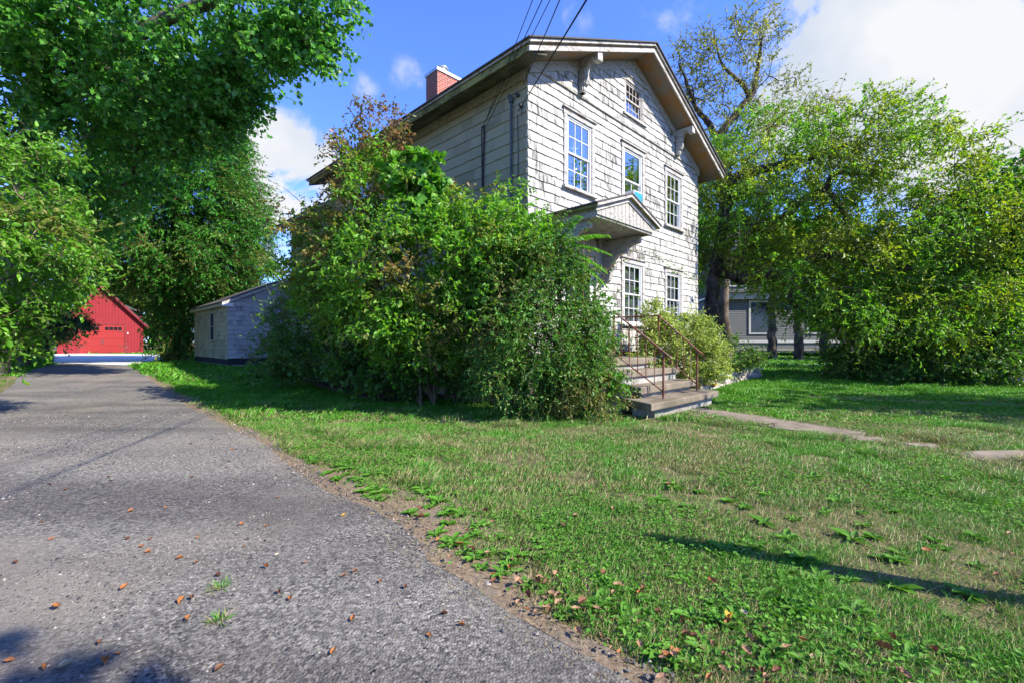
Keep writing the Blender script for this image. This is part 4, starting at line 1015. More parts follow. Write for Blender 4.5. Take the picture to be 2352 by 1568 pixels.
LM = {}
LM['maple'] = leaf_mat('silver_maple_leaf', [(.035,.16,.022),(.065,.24,.028),(.10,.31,.035),(.14,.33,.08)], .48, None, rough=.42, spec=.4)
LM['conifer'] = leaf_mat('conifer_spray', [(.010,.08,.012),(.025,.15,.014),(.045,.22,.016),(.07,.26,.018)], .3, [(.10,.20,.02),(.17,.19,.03)], .55, .5, .3, (.58,.70))
LM['spruce'] = leaf_mat('spruce_needles', [(.015,.05,.02),(.03,.09,.03),(.06,.13,.03)], .2, None)
LM['left'] = leaf_mat('sunlit_shrub_leaf', [(.06,.19,.012),(.10,.27,.016),(.15,.33,.022)], .45, [(.17,.19,.03),(.24,.19,.06),(.15,.21,.03)], .8, .42, .4, (.55,.68))
LM['viburnum'] = leaf_mat('viburnum_leaf', [(.065,.23,.014),(.12,.32,.02),(.18,.39,.03),(.12,.32,.03)], .48, [(.30,.21,.07),(.31,.15,.07),(.24,.25,.06),(.14,.20,.03)], .8, .42, .4, (.51,.64))
LM['red_tip'] = leaf_mat('reddening_leaf', [(.12,.17,.02),(.20,.12,.04),(.24,.09,.05),(.11,.19,.02),(.26,.15,.08)], .4, None)
LM['ivy'] = leaf_mat('bright_vine_leaf', [(.05,.18,.012),(.085,.26,.018),(.12,.31,.03)], .38, None, rough=.45, spec=.35)
LM['rose'] = leaf_mat('rose_leaf', [(.045,.16,.02),(.08,.22,.025),(.12,.28,.04)], .42, [(.18,.18,.05),(.24,.17,.07),(.12,.19,.03)], .9, .42, .4, (.54,.68))
LM['frond'] = leaf_mat('sumac_leaflet', [(.07,.26,.012),(.11,.33,.02)], .5, None)
LM['azalea'] = leaf_mat('azalea_leaf', [(.18,.27,.05),(.28,.37,.08),(.38,.45,.14)], .4, None, rough=.45)
LM['dogwood'] = leaf_mat('turning_tree_leaf', [(.14,.23,.012),(.21,.30,.016),(.27,.31,.024),(.14,.28,.016)], .5, [(.08,.27,.015),(.12,.33,.02),(.16,.36,.02)], .42, .42, .4, (.43,.58))
LM['tall'] = leaf_mat('sparse_olive_leaf', [(.14,.20,.02),(.20,.23,.025),(.25,.25,.04),(.12,.20,.02)], .45, None)
LM['right'] = leaf_mat('green_maple_leaf', [(.045,.18,.012),(.08,.25,.016),(.11,.30,.02)], .48, [(.14,.18,.02),(.17,.18,.03)], .5, .4, .4, (.56,.68))
LM['hedge'] = leaf_mat('dark_hedge_leaf', [(.04,.12,.016),(.065,.17,.02),(.095,.22,.026)], .42, [(.09,.15,.02),(.12,.19,.03)], .8, .42, .4, (.60,.72))
LM['far'] = leaf_mat('distant_tree_leaf', [(.05,.10,.015),(.09,.15,.02),(.13,.17,.025)], .35, [(.13,.12,.03),(.15,.15,.03)], .2, .6, .2)
LM['weed'] = leaf_mat('plantain_leaf', [(.05,.16,.015),(.08,.22,.02),(.12,.27,.035)], .3, None, rough=.6, spec=.2)
LM['fern'] = leaf_mat('fern_leaf', [(.03,.12,.015),(.05,.17,.02)], .4, None)

# ------------------------------------------------------------------ trees on the left
mb_ = np.array([-16.4, 14.2, float(gz(-16.4,14.2))])
plant('silver_maple', 'big silver maple overhanging the driveway from the left with thick grey limbs', 'tree', mb_, [
    (90,120,12.5,190,170,2.4,85),(300,110,12.5,210,150,2.6,100),(480,90,12,150,110,2.2,60),(610,40,11.5,90,60,1.3,22),(690,60,11.2,70,60,.9,16),(730,100,11.2,38,58,.6,9),(650,120,11.2,40,48,.6,8),(600,105,11.4,45,45,.6,7),(780,10,11,35,25,.6,4),
    (370,270,13,130,90,2.2,52),(480,220,12.6,80,70,1.4,26),(555,190,12.4,40,50,.8,9),(180,330,13.5,180,130,2.4,70),(200,450,14.5,120,100,2.2,36),(90,520,15,120,160,2.2,44),(70,630,16,60,60,2,22),(60,40,11,120,80,2,30)],
    .112, LM['maple'], M['bark'], limbs=[
    [(mb_,.5),(P(55,560,14.2),.40),(P(70,340,13.8),.33),(P(150,215,13.2),.28),(P(215,140,12.8),.24),(P(330,70,12.4),.19),(P(470,12,12),.15),(P(560,-40,11.6),.1)],
    [(P(70,340,13.8),.28),(P(95,180,13.6),.24),(P(105,40,13.2),.2),(P(130,-160,13),.15)],
    [(P(215,140,12.8),.16),(P(300,210,12.8),.11),(P(390,260,13),.07)]], seed=11, cl=.66, m=11, k=10, asp=.85, up=.05, droop=.32, bf=.3, rt=.010, twig=.0035, shell=.25, out=.35, tlen=.95, nup=.8, flat=.3, mind=.28, kind='maple', trunk_r=.5, sv=.22)
cb_ = gp(405, 829)
crown = []
for i, (y, wl, wr) in enumerate([(205,25,60),(250,70,95),(300,120,130),(350,150,155),(400,165,170),(450,170,180),(500,175,190),(550,170,195),(600,160,190),(640,135,170)]):
    crown.append(((400*2-wl+wr)/2+10, y, cb_[1]-.2, (wl+wr)/2, 34, (wl+wr)/2*.0215, int(14+(wl+wr)*.26)))
plant('tall_conifer', 'tall dark conifer with drooping sprays standing between the driveway and the shed', 'tree', cb_, crown+[(405,700,cb_[1]-.2,46,110,1.0,50),(405,790,cb_[1]-.2,30,24,.7,9)],
    .125, LM['conifer'], M['bark_red'], limbs=[[(cb_,.5),(P(407,790,cb_[1]),.36),(P(407,600,cb_[1]),.3),(P(407,400,cb_[1]),.2),(P(410,200,cb_[1]),.05)]], seed=12, cl=.8, m=16, k=17, asp=.33, up=-.05, droop=.3, bf=.0, rt=.012, twig=.006, shell=.45, out=1.4, tlen=1.05, nup=.7, kind='slim', trunk_r=.6, sv=.3, flat=.6, gaps=.1, mind=.42)
sb_ = np.array([-18.9, 17.6, float(gz(-18.9,17.6))])
plant('spruce_tree', 'dark young spruce reaching a green bough in front of the red garage', 'tree', sb_, [(85,560,17.5,50,80,1.2,22),(75,670,17.4,45,60,1.2,26),(60,760,17.2,40,38,1.2,20),(50,730,17,60,60,1.3,24),(188,742,17,16,7,.3,4),(150,735,17,20,10,.3,3)],
    .17, LM['spruce'], M['bark_dark'], limbs=[[(sb_,.2),(P(60,700,17.6),.14),(P(80,480,17.6),.04)]], seed=13, cl=.45, m=10, k=14, asp=.22, up=.0, droop=.3, bf=.1, rt=.01, twig=.006, out=1.2, kind='slim', trunk_r=.22, flat=.5)
lb = np.array([-9.6, 6.6, 0])
plant('leafy_shrub', 'tall sunlit yellow green shrub at the left edge beside the driveway', 'shrub', lb, [(20,430,7.4,110,120,1.0,46),(90,360,7.6,55,60,.6,14),(40,600,7.2,130,130,1.0,70),(110,575,7.2,60,50,.6,18),(185,590,7.1,40,20,.3,6),(-10,760,7.2,60,60,.8,34),(10,690,7,70,60,.8,30),(-120,560,7,120,250,1.2,60),(90,490,7.3,75,60,.6,22)],
    .075, LM['left'], M['twig'], limbs=[[(lb,.05),(P(-90,700,6.9),.04)]], seed=14, cl=.36, m=7, k=8, asp=.5, up=.1, droop=.25, rt=.005, twig=.0028, parts=('stem','foliage'), trunk_r=.06, out=.7, kind='oval')
lb2 = np.array([-23.0, 20.0, .3])
plant('leafy_shrub', 'dark green undergrowth shrub at the left kerb below the sunlit shrub', 'shrub', lb2, [(20,780,19.6,110,36,1.2,46),(80,730,20,100,70,1.2,44)], .11, LM['maple'], M['twig'], seed=15, cl=.6, m=9, k=9, asp=.55, rt=.006, parts=('stem','foliage'), trunk_r=.06)

# ------------------------------------------------------------------ shrubs in front of the house
vb = np.array([-1.55, 9.0, 0.02])
plant('viburnum_bush', 'huge spreading viburnum bush covering the left wall of the house', 'shrub', vb, [
    (960,610,8.1,230,130,1.0,170),(900,480,8.4,130,100,.8,60),(860,390,8.6,80,70,.6,18),(790,590,8.9,150,110,.9,80),(745,560,9.2,60,50,.6,16),(720,640,9.4,50,46,.6,12),(1070,505,8.1,90,60,.6,30),(1160,450,8.2,35,35,.3,3),(1140,570,7.9,130,100,.7,62),
    (840,700,8.8,130,60,.9,58),(950,740,8.1,130,50,.8,50),(1060,690,8,120,80,.8,50),(750,690,9.4,80,50,.6,24),(1200,560,7.9,70,50,.5,14),(1020,800,8.2,90,40,.5,18),(900,800,8.8,60,30,.5,10)],
    .066, LM['viburnum'], M['twig'], limbs=[[(vb,.035),(P(960,780,8.7),.028),(P(900,600,8.6),.022),(P(860,430,8.6),.014)],[(P(975,860,8.8),.03),(P(1010,760,8.4),.024),(P(1060,580,8.2),.018)],[(vb,.03),(P(940,830,8.9),.024),(P(870,700,9),.02),(P(760,600,9.2),.014)],[(vb,.03),(P(1000,850,8.6),.024),(P(1120,650,8),.016)],
     [(vb,.03),(P(985,850,8.9),.02),(P(980,700,8.6),.015)],[(vb,.02),(P(925,850,8.9),.018),(P(900,760,8.8),.014)],[(vb,.02),(P(1030,830,8.6),.018),(P(1050,740,8.4),.014)]],
    seed=21, cl=.31, m=9, k=9, asp=.62, mind=.2, up=.12, droop=.12, rt=.0028, expo=.45, twig=.0026, shell=.2, out=.5, tlen=1.2, parts=('stem','foliage'), trunk_r=.05, bf=.3, kind='oval', nup=1.1, flat=.35)
ub = np.array([-1.2, 9.3, .02])
plant('understory_shrub', 'dark broad leaved undergrowth in the hollow under the viburnum by the wall', 'shrub', ub, [(1000,860,9,110,34,.4,44),(900,870,9.3,80,30,.5,30),(1080,850,8.8,60,44,.4,26),(820,850,9.8,70,36,.5,30),(960,800,9.3,80,40,.3,16)], .085, LM['hedge'], M['twig'], seed=36, cl=.3, m=8, k=7, asp=.65, up=.4, rt=.003, parts=('stem','foliage'), trunk_r=.02)
rb = np.array([-1.9, 9.25, .02])
plant('viburnum_bush', 'upright reddening branches rising above the viburnum towards the eave', 'shrub', rb, [(850,320,8.8,60,70,.5,20),(880,300,8.8,60,70,.5,16),(800,400,9,70,90,.5,20),(770,330,9,40,50,.4,6),(750,480,9.3,50,60,.4,7),(655,490,9.4,22,40,.25,3),(920,330,8.7,40,50,.3,8),(690,560,9.4,55,40,.5,5),(850,260,8.8,12,28,.2,2)],
    .055, LM['red_tip'], M['twig'], limbs=[[(rb,.04),(P(930,700,8.9),.03),(P(880,500,8.8),.022),(P(850,300,8.8),.009),(P(848,228,8.8),.004)],[(P(880,500,8.8),.02),(P(800,400,9),.01),(P(742,310,9.1),.004)],[(P(930,700,8.9),.02),(P(780,560,9.3),.012),(P(650,430,9.4),.005)]], seed=22, cl=.28, m=5, k=7, asp=.62, up=.5, droop=.1, rt=.003, twig=.0026, tlen=1.3, parts=('stem','foliage'), trunk_r=.05, out=.6)
mbv = np.array([-1.75, 8.75, .02])
plant('maple_sapling', 'bright green lobed maple sapling showing above the middle of the bush', 'shrub', mbv, [(965,385,8.1,45,45,.3,14),(975,440,8.0,40,40,.3,9),(930,400,8.2,40,40,.3,8)], .13, LM['ivy'], M['twig'], limbs=[[(mbv,.03),(P(960,600,8.4),.02),(P(965,420,8.15),.01)]], seed=23, cl=.24, m=6, k=6, asp=.95, up=.0, droop=.5, kind='maple', rt=.003, twig=.002, parts=('stem','foliage'), trunk_r=.03)
rs_ = np.array([.62, 7.62, .0])
plant('rose_bush', 'dense tangled rose bush with fine leaves left of the front steps', 'shrub', rs_, [(1200,640,7.6,110,110,.6,70),(1255,630,7.6,85,85,.5,50),(1250,760,7.4,150,110,.7,110),(1325,790,7.5,70,105,.5,66),(1220,860,7.3,130,70,.5,76),(1330,880,7.35,95,64,.4,60),(1150,810,7.6,70,110,.5,44),(1260,545,7.7,45,32,.3,9),(1370,770,7.6,34,80,.3,20),(1325,640,7.7,40,45,.3,9)],
    .040, LM['rose'], M['twig_red'], limbs=[[(rs_,.03),(P(1250,760,7.5),.02),(P(1290,600,7.6),.012)],[(rs_,.03),(P(1200,800,7.4),.02),(P(1180,640,7.6),.012)],[(rs_,.02),(P(1330,820,7.4),.012),(P(1380,690,7.6),.006)]], seed=24, cl=.25, m=10, k=13, mind=.09, asp=.55, up=.3, droop=.35, rt=.0024, expo=.48, twig=.0022, shell=.3, out=.5, tlen=1.25, parts=('stem','foliage'), trunk_r=.03, jit=.4)
# arching rose canes crossing the front wall
cn = thing('rose_cane', 'long arching rose cane reaching across the lower front window', 'shrub', tuple(rs_+np.array([.3,.1,0])))
r_c = np.random.default_rng(6); mbc = MB(); lp = []; la = []
for pts in ([(1380,640,7.7),(1430,580,7.8),(1500,575,7.9),(1560,640,8.0)], [(1390,700,7.6),(1440,650,7.8),(1475,690,7.9),(1490,740,7.95)], [(1340,520,7.7),(1380,500,7.6),(1440,520,7.5)], [(1395,610,7.7),(1460,590,7.7),(1540,600,7.8),(1600,650,7.9)]):
    Q = [rs_+np.array([.3,.1,.0]), P(1340,740,7.5)]+[P(*q) for q in pts]; t = np.linspace(0,1,24); w_ = np.linspace(0,1,len(Q))
    C = np.stack([np.interp(t, w_, [q[j] for q in Q]) for j in range(3)], 1); C[1:-1] = (C[:-2]+C[1:-1]*2+C[2:])/4; C[1:-1] = (C[:-2]+C[1:-1]*2+C[2:])/4
    mbc.tube(C, list(np.linspace(.006,.0025,24)), 5)
    for x in t[8:]:
        for _ in range(5):
            i = min(22, int(x*23)); lp.append(C[i]+r_c.normal(0,.02,3)); la.append(r_c.normal(0,1,3)+np.array([0,0,.1]))
b0_ = rs_+np.array([.3,.1,0]); mbc.v = [tuple(np.array(q)-b0_) for q in mbc.v]
mbc.build('stem', M['twig_red'], cn, True)
lp = np.array(lp); V, F = leaf_verts(lp, np.array(la), r_c.normal(0,.6,lp.shape)+np.array([0,0,.8]), r_c.uniform(.03,.055,len(lp)), .5); np_mesh('foliage', V-b0_, F, LM['rose'], cn)
# sumac fronds
fr_ = thing('sumac_sapling', 'young sumac with long feathery fronds beside the door hood', 'shrub', (1.0,7.9,.1))
b0_ = np.array([1.0,7.9,.1]); mbc = MB(); lp = []; la = []; ln_ = []; ls = []
mbc.tube([b0_, P(1290,700,7.75), P(1275,560,7.6)], [.02,.016,.01], 6)
for (x0,y0,x1,y1,Y1,n) in [(1275,560,1330,495,7.2,17),(1275,562,1400,540,7.2,18),(1278,560,1405,585,7.1,18),(1275,565,1395,625,7.3,16),(1275,560,1290,640,7.3,14),(1275,560,1225,500,7.7,14),(1275,560,1340,690,7.3,15),(1275,560,1400,665,7.2,15)]:
    a, b = P(x0,y0,7.6), P(x1,y1,Y1); ctrl = (a+b)/2+np.array([0,0,.14]); t = np.linspace(0,1,14)[:,None]
    C = (1-t)**2*a+2*(1-t)*t*ctrl+t*t*b; mbc.tube(C, list(np.linspace(.006,.002,14)), 4)
    d = unit(b-a); side = unit(np.cross(d, np.array([0,0,1.0])))
    for k in range(n):
        x = .15+.85*k/n; q = (1-x)**2*a+2*(1-x)*x*ctrl+x*x*b
        for sg in (1,-1): lp.append(q); la.append(side*sg+d*.45+np.array([0,0,-.35])); ls.append(.17*(1-.45*abs(x-.5)*1.6)*r_c.uniform(.85,1.1))
mbc.v = [tuple(np.array(q)-b0_) for q in mbc.v]; mbc.build('stem', M['twig_red'], fr_, True)
lp = np.array(lp); V, F = leaf_verts(lp, np.array(la), r_c.normal(0,.25,lp.shape)+np.array([0,0,1.0]), np.array(ls), .26, .2, .1); np_mesh('fronds', V-b0_, F, LM['frond'], fr_)
lo = np.array([-5.1, 12.9, .02])
plant('low_shrub', 'rounded shrub with dry olive leaves below the corner of the rear wing', 'shrub', lo, [(690,745,12.0,75,75,.8,70),(640,800,12.0,55,44,.6,30),(740,690,12.2,50,40,.5,18),(700,810,11.8,80,40,.6,36)], .055, LM['rose'], M['twig'], seed=31, cl=.36, m=10, k=11, asp=.5, rt=.004, parts=('stem','foliage'), trunk_r=.04, up=.4)
lo = np.array([-3.9, 11.6, .02])
plant('low_shrub', 'dark leafy shrub between the olive shrub and the viburnum by the house wall', 'shrub', lo, [(790,740,10.8,80,60,.6,50),(720,830,11,100,34,.6,50),(810,800,10.4,90,56,.6,54),(640,850,11.6,60,20,.5,14)], .075, LM['hedge'], M['twig'], seed=32, cl=.34, m=8, k=8, asp=.6, rt=.004, parts=('stem','foliage'), trunk_r=.04, up=.3)
r_f = np.random.default_rng(9)
for i, (dx, dy) in enumerate([(830,872),(880,880),(760,862),(905,870)]):
    b0_ = gp(dx, dy); fe = thing('fern', 'green fern clump at the foot of the house bush', 'fern', tuple(b0_), 0, 'ferns at the foot of the bush')
    lp = []; la = []; ls = []
    for k in range(13):
        a = k*2.4+r_f.random(); L = r_f.uniform(.45,.75); d = np.array([math.cos(a), math.sin(a), 0]); sd = np.array([-d[1], d[0], 0])
        for q in np.linspace(.1,1,15):
            c = d*L*q*.8+np.array([0,0,L*(.95*q-.75*q*q)*1.1])
            for sg in (1,-1): lp.append(c); la.append(sd*sg+d*.5+np.array([0,0,-.1])); ls.append(.12*(1.05-q)*1.3)
    V, F = leaf_verts(np.array(lp), np.array(la), np.tile([0,0,1.0],(len(lp),1)), np.array(ls), .32, .1, .1, 'slim'); np_mesh('fronds', V, F, LM['fern'], fe)
az = hw(4.6,-.75,.3)
plant('azalea_bush', 'rounded pale yellow green azalea right of the steps under the windows', 'shrub', az, [(1560,790,10.4,80,70,.6,95),(1600,820,10.8,65,50,.6,64),(1520,800,10,40,70,.5,40),(1500,730,10.6,26,26,.3,8),(1640,845,11.2,30,26,.4,18),(1480,850,9.7,36,40,.4,30)],
    .055, LM['azalea'], M['twig'], seed=33, cl=.24, m=12, k=11, asp=.42, up=.5, rt=.003, twig=.002, parts=('stem','foliage'), trunk_r=.04, out=.9, shell=.7, mind=.1, nup=1.0)
az = hw(7.6,-.7,.3)
plant('low_shrub', 'low scrubby shrub behind the right end of the stone wall', 'shrub', az, [(1700,828,12.8,46,18,.5,26),(1680,800,13,26,26,.4,10),(1725,815,13,30,22,.4,10)], .06, LM['hedge'], M['twig'], seed=34, cl=.28, m=8, k=8, asp=.5, up=.5, rt=.003, parts=('stem','foliage'), trunk_r=.03)
wd = gp(1418, 908)
plant('low_shrub', 'small broad leaved weed at the left foot of the steps', 'shrub', wd, [(1412,885,7.3,16,14,.1,7)], .10, LM['ivy'], M['twig'], seed=35, cl=.12, m=4, k=4, asp=.5, up=.6, rt=.002, twig=.002, parts=('stem','foliage'), trunk_r=.008)

# ------------------------------------------------------------------ trees on the right
tb_ = np.array([7.35, 16.4, .3])
plant('spreading_tree', 'wide old tree with crooked dark limbs and yellowing leaves right of the house', 'tree', tb_, [
    (1690,480,15.5,100,130,2.4,120),(1830,450,15,150,130,2.6,140),(1980,330,14.6,160,100,2.2,95),(2080,420,14,150,110,2.4,100),(1880,610,14.5,170,80,2.2,100),(2080,600,13.6,190,100,2.2,130),(2220,560,13,130,120,2,80),(2200,690,12.6,140,55,1.6,70),(1860,690,14.4,70,40,1.2,26),(1970,710,13.2,130,50,1.4,60),(2090,750,12.2,140,40,1.0,46),(1760,330,16,110,80,2,36),(1650,420,17,60,110,1.5,30),(2280,480,13,80,80,1.6,30),(1625,600,16.6,40,60,1.0,16)],
    .078, LM['dogwood'], M['bark_dark'], limbs=[
    [(tb_,.27),(P(1632,700,16.2),.23),(P(1645,600,16),.20),(P(1668,500,15.8),.17),(P(1680,415,15.6),.15),(P(1730,395,15.2),.15),(P(1800,380,15),.13),(P(1870,360,14.8),.10),(P(1960,330,14.5),.06)],
    [(P(1645,610,16),.24),(P(1700,640,15.4),.2),(P(1800,630,14.8),.17),(P(1880,590,14.3),.15),(P(1930,585,14),.13),(P(2010,610,13.6),.11),(P(2090,615,13.3),.09),(P(2170,580,13),.06)],
    [(P(1668,500,15.8),.16),(P(1760,530,15.2),.13),(P(1830,470,14.9),.12),(P(1890,440,14.6),.11),(P(1915,400,14.4),.09),(P(1980,400,14.2),.07)],
    [(P(1800,630,14.8),.1),(P(1815,690,14.6),.08),(P(1860,730,14.4),.05)],
    [(P(1890,440,14.6),.08),(P(1960,560,14.2),.06),(P(1975,600,14),.04)]], seed=41, cl=.56, m=10, k=12, mind=.30, asp=.5, up=.05, droop=.3, bf=.3, rt=.009, expo=.48, twig=.005, shell=.15, out=.3, tlen=1.2, trunk_r=.3, gaps=.12, nup=.8, wob=.3)
tt = np.array([11.5, 24.5, .4])
plant('tall_tree', 'tall thin leaved tree behind the house gable with bare twigs against the sky', 'tree', tt, [(1690,150,23.5,110,70,2.6,34),(1740,70,23.5,60,45,1.6,11),(1590,170,23.5,60,80,2,18),(1640,280,23.8,110,90,2.6,40),(1790,240,23.5,70,80,2,20),(1740,360,24,120,80,2.6,36),(1870,280,24,60,60,2,10),(1610,110,23.5,50,30,1.2,8),(1690,60,23.5,20,30,.5,3)],
    .10, LM['tall'], M['bark_dark'], limbs=[[(tt,.3),(P(1660,560,24.3),.25),(P(1650,330,24),.2),(P(1720,230,23.8),.15),(P(1750,90,23.5),.06)],[(P(1650,330,24),.2),(P(1600,250,23.8),.12),(P(1560,150,23.5),.05)],[(P(1720,230,23.8),.1),(P(1660,150,23.5),.06),(P(1640,70,23.5),.03)]], seed=42, cl=.85, m=8, k=10, asp=.55, up=.2, droop=.1, bf=.25, rt=.014, expo=.5, twig=.009, shell=.1, tlen=1.3, trunk_r=.32, wob=.3)
rt_ = np.array([15.9, 13.6, .4])
plant('green_maple', 'deep green maple at the right edge behind the dark hedge', 'tree', rt_, [(2310,480,13.6,70,90,1.5,28),(2290,600,13.4,90,110,1.6,54),(2370,560,13.2,80,150,1.6,50),(2330,740,13,110,90,1.5,60),(2240,760,13,70,60,1.2,26),(2300,400,13.6,50,30,1,6),(2350,400,13.6,40,60,1,10)],
    .11, LM['right'], M['bark'], limbs=[[(rt_,.22),(P(2390,700,13.5),.18),(P(2360,520,13.5),.1),(P(2320,400,13.6),.05)],[(P(2390,700,13.5),.12),(P(2300,640,13.4),.07),(P(2240,590,13.4),.03)]], seed=43, cl=.6, m=8, k=9, asp=.8, up=.0, droop=.35, kind='maple', rt=.009, twig=.005, trunk_r=.25)
for i, (dx, Y, vols, lab, lm) in enumerate([
    (1985,13.6,[(1985,790,13.4,75,70,.9,60),(1940,840,13.4,50,36,.6,26),(2040,830,13,60,50,.8,34)],'dark rounded shrub at the left end of the wild hedge','hedge'),
    (2110,12.8,[(2110,790,12.8,90,66,.9,66),(2080,860,12.4,70,28,.5,26),(2160,850,12.4,60,34,.6,26)],'tangled middle shrub of the wild hedge with pale vine leaves','hedge'),
    (2250,12.4,[(2240,790,12.4,90,66,.9,60),(2250,856,12.1,70,28,.5,24),(2300,830,12.2,50,30,.5,16)],'dark wiry shrub at the right end of the wild hedge near the street','hedge')]):
    b0_ = np.array([(dx-CX)/FD*Y, Y, float(gz((dx-CX)/FD*Y, Y))])
    plant('hedge_shrub', lab, 'shrub', b0_, vols, .075, LM[lm], M['twig'], seed=50+i, cl=.36, m=9, k=8, asp=.6, up=.25, rt=.005, twig=.004, parts=('stem','foliage'), trunk_r=.05, group='shrubs of the wild hedge', jit=.4)
# out of the frame: the trees whose shade lies on the lawn and on the driveway corner
def shade_tree(base, cs, label, leaf, seed, cl, lm='right'):
    r = np.random.default_rng(seed); base = np.array(base, float); root = thing('street_tree', label, 'tree', tuple(base))
    T = np.concatenate([np.array(c)+r.normal(size=(n,3))*np.array(s) for c, s, n in cs]); c0 = T.mean(0)
    skel = [base-np.array([0,0,.1]), np.array([base[0],base[1],c0[2]*.5]), np.array([base[0]*.5+c0[0]*.5, base[1]*.5+c0[1]*.5, c0[2]*.8])]
    nodes, par = grow(skel, [-1,0,1], T, .3); wb = MB(); tree_wood(wb, nodes, par, {0:.2,1:.16,2:.1}, .01, .5, r)
    wb.v = [tuple(np.array(q)-base) for q in wb.v]; wb.build('trunk', M['bark'], root, True)
    V, F, *_ = foliage(T, np.full(len(T), cl), 8, 8, r, leaf, .7, .1, .3, c0); np_mesh('crown', V-base, F, LM[lm], root)
shade_tree((18.5,4.5,0), [((15.6,5.7,6),(1.5,.55,.7),110),((18.2,5.2,7),(1.6,1.0,1.2),80),((20.5,5.0,6),(1.6,1.2,1.2),60)], 'street tree right of the view whose shade lies on the lawn', .14, 61, .8)
shade_tree((9.5,-8.5,0), [((4.21,-.67,5),(.10,.14,.12),3),((3.73,-.72,5),(.16,.10,.12),4),((9,-8.5,6.5),(1.2,1.2,1.2),40)], 'street tree behind the viewer shading the driveway corner', .06, 62, .14)
po = thing('wooden_post', 'plain wooden post outside the right edge casting a long shadow', 'post', (2.98,1.94,0))
u_ = MB(); u_.tube([(0,0,-.2),(0,0,1.0),(0,0,1.75),(0,0,1.95)], [.085,.08,.07,.03], 12); u_.build('shaft', M['pole'], po)

# ------------------------------------------------------------------ far trees
def far_tree(x, y, h, w, seed, label, lm='far', leaf=.42, n=46, trunk=.3, cz=.6, cv=.42):
    r = np.random.default_rng(seed); base = np.array([x, y, float(gz(x, y))]); root = thing('background_tree', label, 'tree', tuple(base), 0, 'trees beyond the lawn and the garage')
    c = base+np.array([0,0,h*cz]); d = r.normal(size=(n,3)); d = unit(d)*r.random((n,1))**.3
    T = c+d*np.array([w, w*.8, h*cv]); T += r.normal(0,.25,T.shape)
    nodes, par = grow([base-np.array([0,0,.2]), base+np.array([0,0,h*.25]), base+np.array([.1,0,h*.5])], [-1,0,1], T, .25)
    wb = MB(); tree_wood(wb, nodes, par, {0:trunk,1:trunk*.8,2:trunk*.5}, .02, .5, r, .3)
    wb.v = [tuple(np.array(q)-base) for q in wb.v]; wb.build('trunk', M['bark_dark'], root, True)
    V, F, *_ = foliage(T, np.full(n, w*.34)*r.uniform(.7,1.3,n), 10, 12, r, leaf, .6, .1, .2, c); np_mesh('crown', V-base, F, LM[lm], root)
FT = [  (27,13,14,4.5,'right','tall street tree outside the right edge mirrored in the windows'),(34,19,15,5,'far','broad street tree outside the right edge behind the hedge'),
    (-31,52,8,3.2,'far','olive green tree right behind the red garage'),(-37,60,9,4,'far','loose yellowish tree far behind the red garage'),(-46,58,10,5,'far','broad tree left behind the red garage'),(-41,50,8,3.5,'far','dark tree close behind the left wall of the red garage'),
    (-27,54,6.5,3,'far','small tree between the conifer trunk and the blue house'),(-55,62,12,6,'hedge','tall dark tree at the far left'),(-36,30,9,4,'maple','leafy tree left of the gravel before the garage'),(-30,24,9,3.6,'maple','leafy tree along the left side of the driveway'),(-24.5,17.5,10,3.4,'maple','dark leafy tree at the left of the driveway behind the shrubs'),
    (-19,50,8,3.5,'far','rounded tree behind the rear wing of the house'),
    (9.6,31,12,2.6,'right','fresh green tree just right of the house corner'),(17,44,13,5,'right','bright green tree behind the grey neighbour house'),(25,48,14,6,'right','tall green tree behind the middle of the grey neighbour house'),(33,46,13,6,'far','yellowish tall tree behind the hedge'),(42,48,13,6,'right','green tree far right behind the hedge'),(52,46,12,6,'right','broad green tree at the far right'),(62,48,12,6,'far','pale tree at the right end of the tree row'),
    (15.7,27.5,8.5,1.7,'dogwood','slim roadside tree with a pale trunk before the grey house'),(17.0,27,9,2.2,'dogwood','pale trunked roadside tree before the porch of the grey house'),(18.6,27,8.5,2.4,'right','leaning roadside tree between the grey house and the hedge'),(24,26,8,3,'right','roadside tree hidden behind the wild hedge'),(30,25,8,3.5,'right','roadside tree at the far end of the wild hedge')]
for i, (x, y, h, w, lm, lab) in enumerate(FT):
    far_tree(x, y, h, w, 100+i, lab, lm, .38 if y > 40 else .2, 56 if y > 40 else 70, .28, *((.74,.24) if 14 < x < 19 and y < 28 else (.6,.42)))

# ------------------------------------------------------------------ grass, weeds, fallen leaves, stones
def in_quad(x, y, poly):
    c = np.zeros(len(x), bool); n = len(poly)
    for i in range(n):
        (x1,y1),(x2,y2) = poly[i], poly[(i+1)%n]
        m = ((y1 > y) != (y2 > y)) & (x < (x2-x1)*(y-y1)/(y2-y1+1e-12)+x1); c ^= m
    return c
HOUSE_FP = [tuple(hw(-.2,-.3)[:2]),tuple(hw(.2,-.75)[:2]),tuple(hw(.4,-2.35)[:2]),tuple(hw(3.0,-2.35)[:2]),tuple(hw(3.0,-1.45)[:2]),tuple(hw(9.5,-1.4)[:2]),tuple(hw(9.5,9)[:2]),tuple(hw(5,20)[:2]),tuple(hw(0,20)[:2]),tuple(hw(-.4,12)[:2]),tuple(hw(-.4,2)[:2])]
PATHS = [[(3.15,8.3),(3.6,8.55),(4.85,6.15),(4.2,5.9)]]+[[tuple(gp(*q)[:2]) for q in z] for z in ([(1955,1000),(2025,1000),(2030,1015),(1955,1015)],[(2060,1012),(2170,1016),(2170,1030),(2070,1028)],[(2210,1035),(2370,1030),(2400,1058),(2240,1058)])]
GPAD = [tuple(gp(*q)[:2]) for q in ((120,834),(122,822),(124,811),(385,813),(385,826),(300,838))]
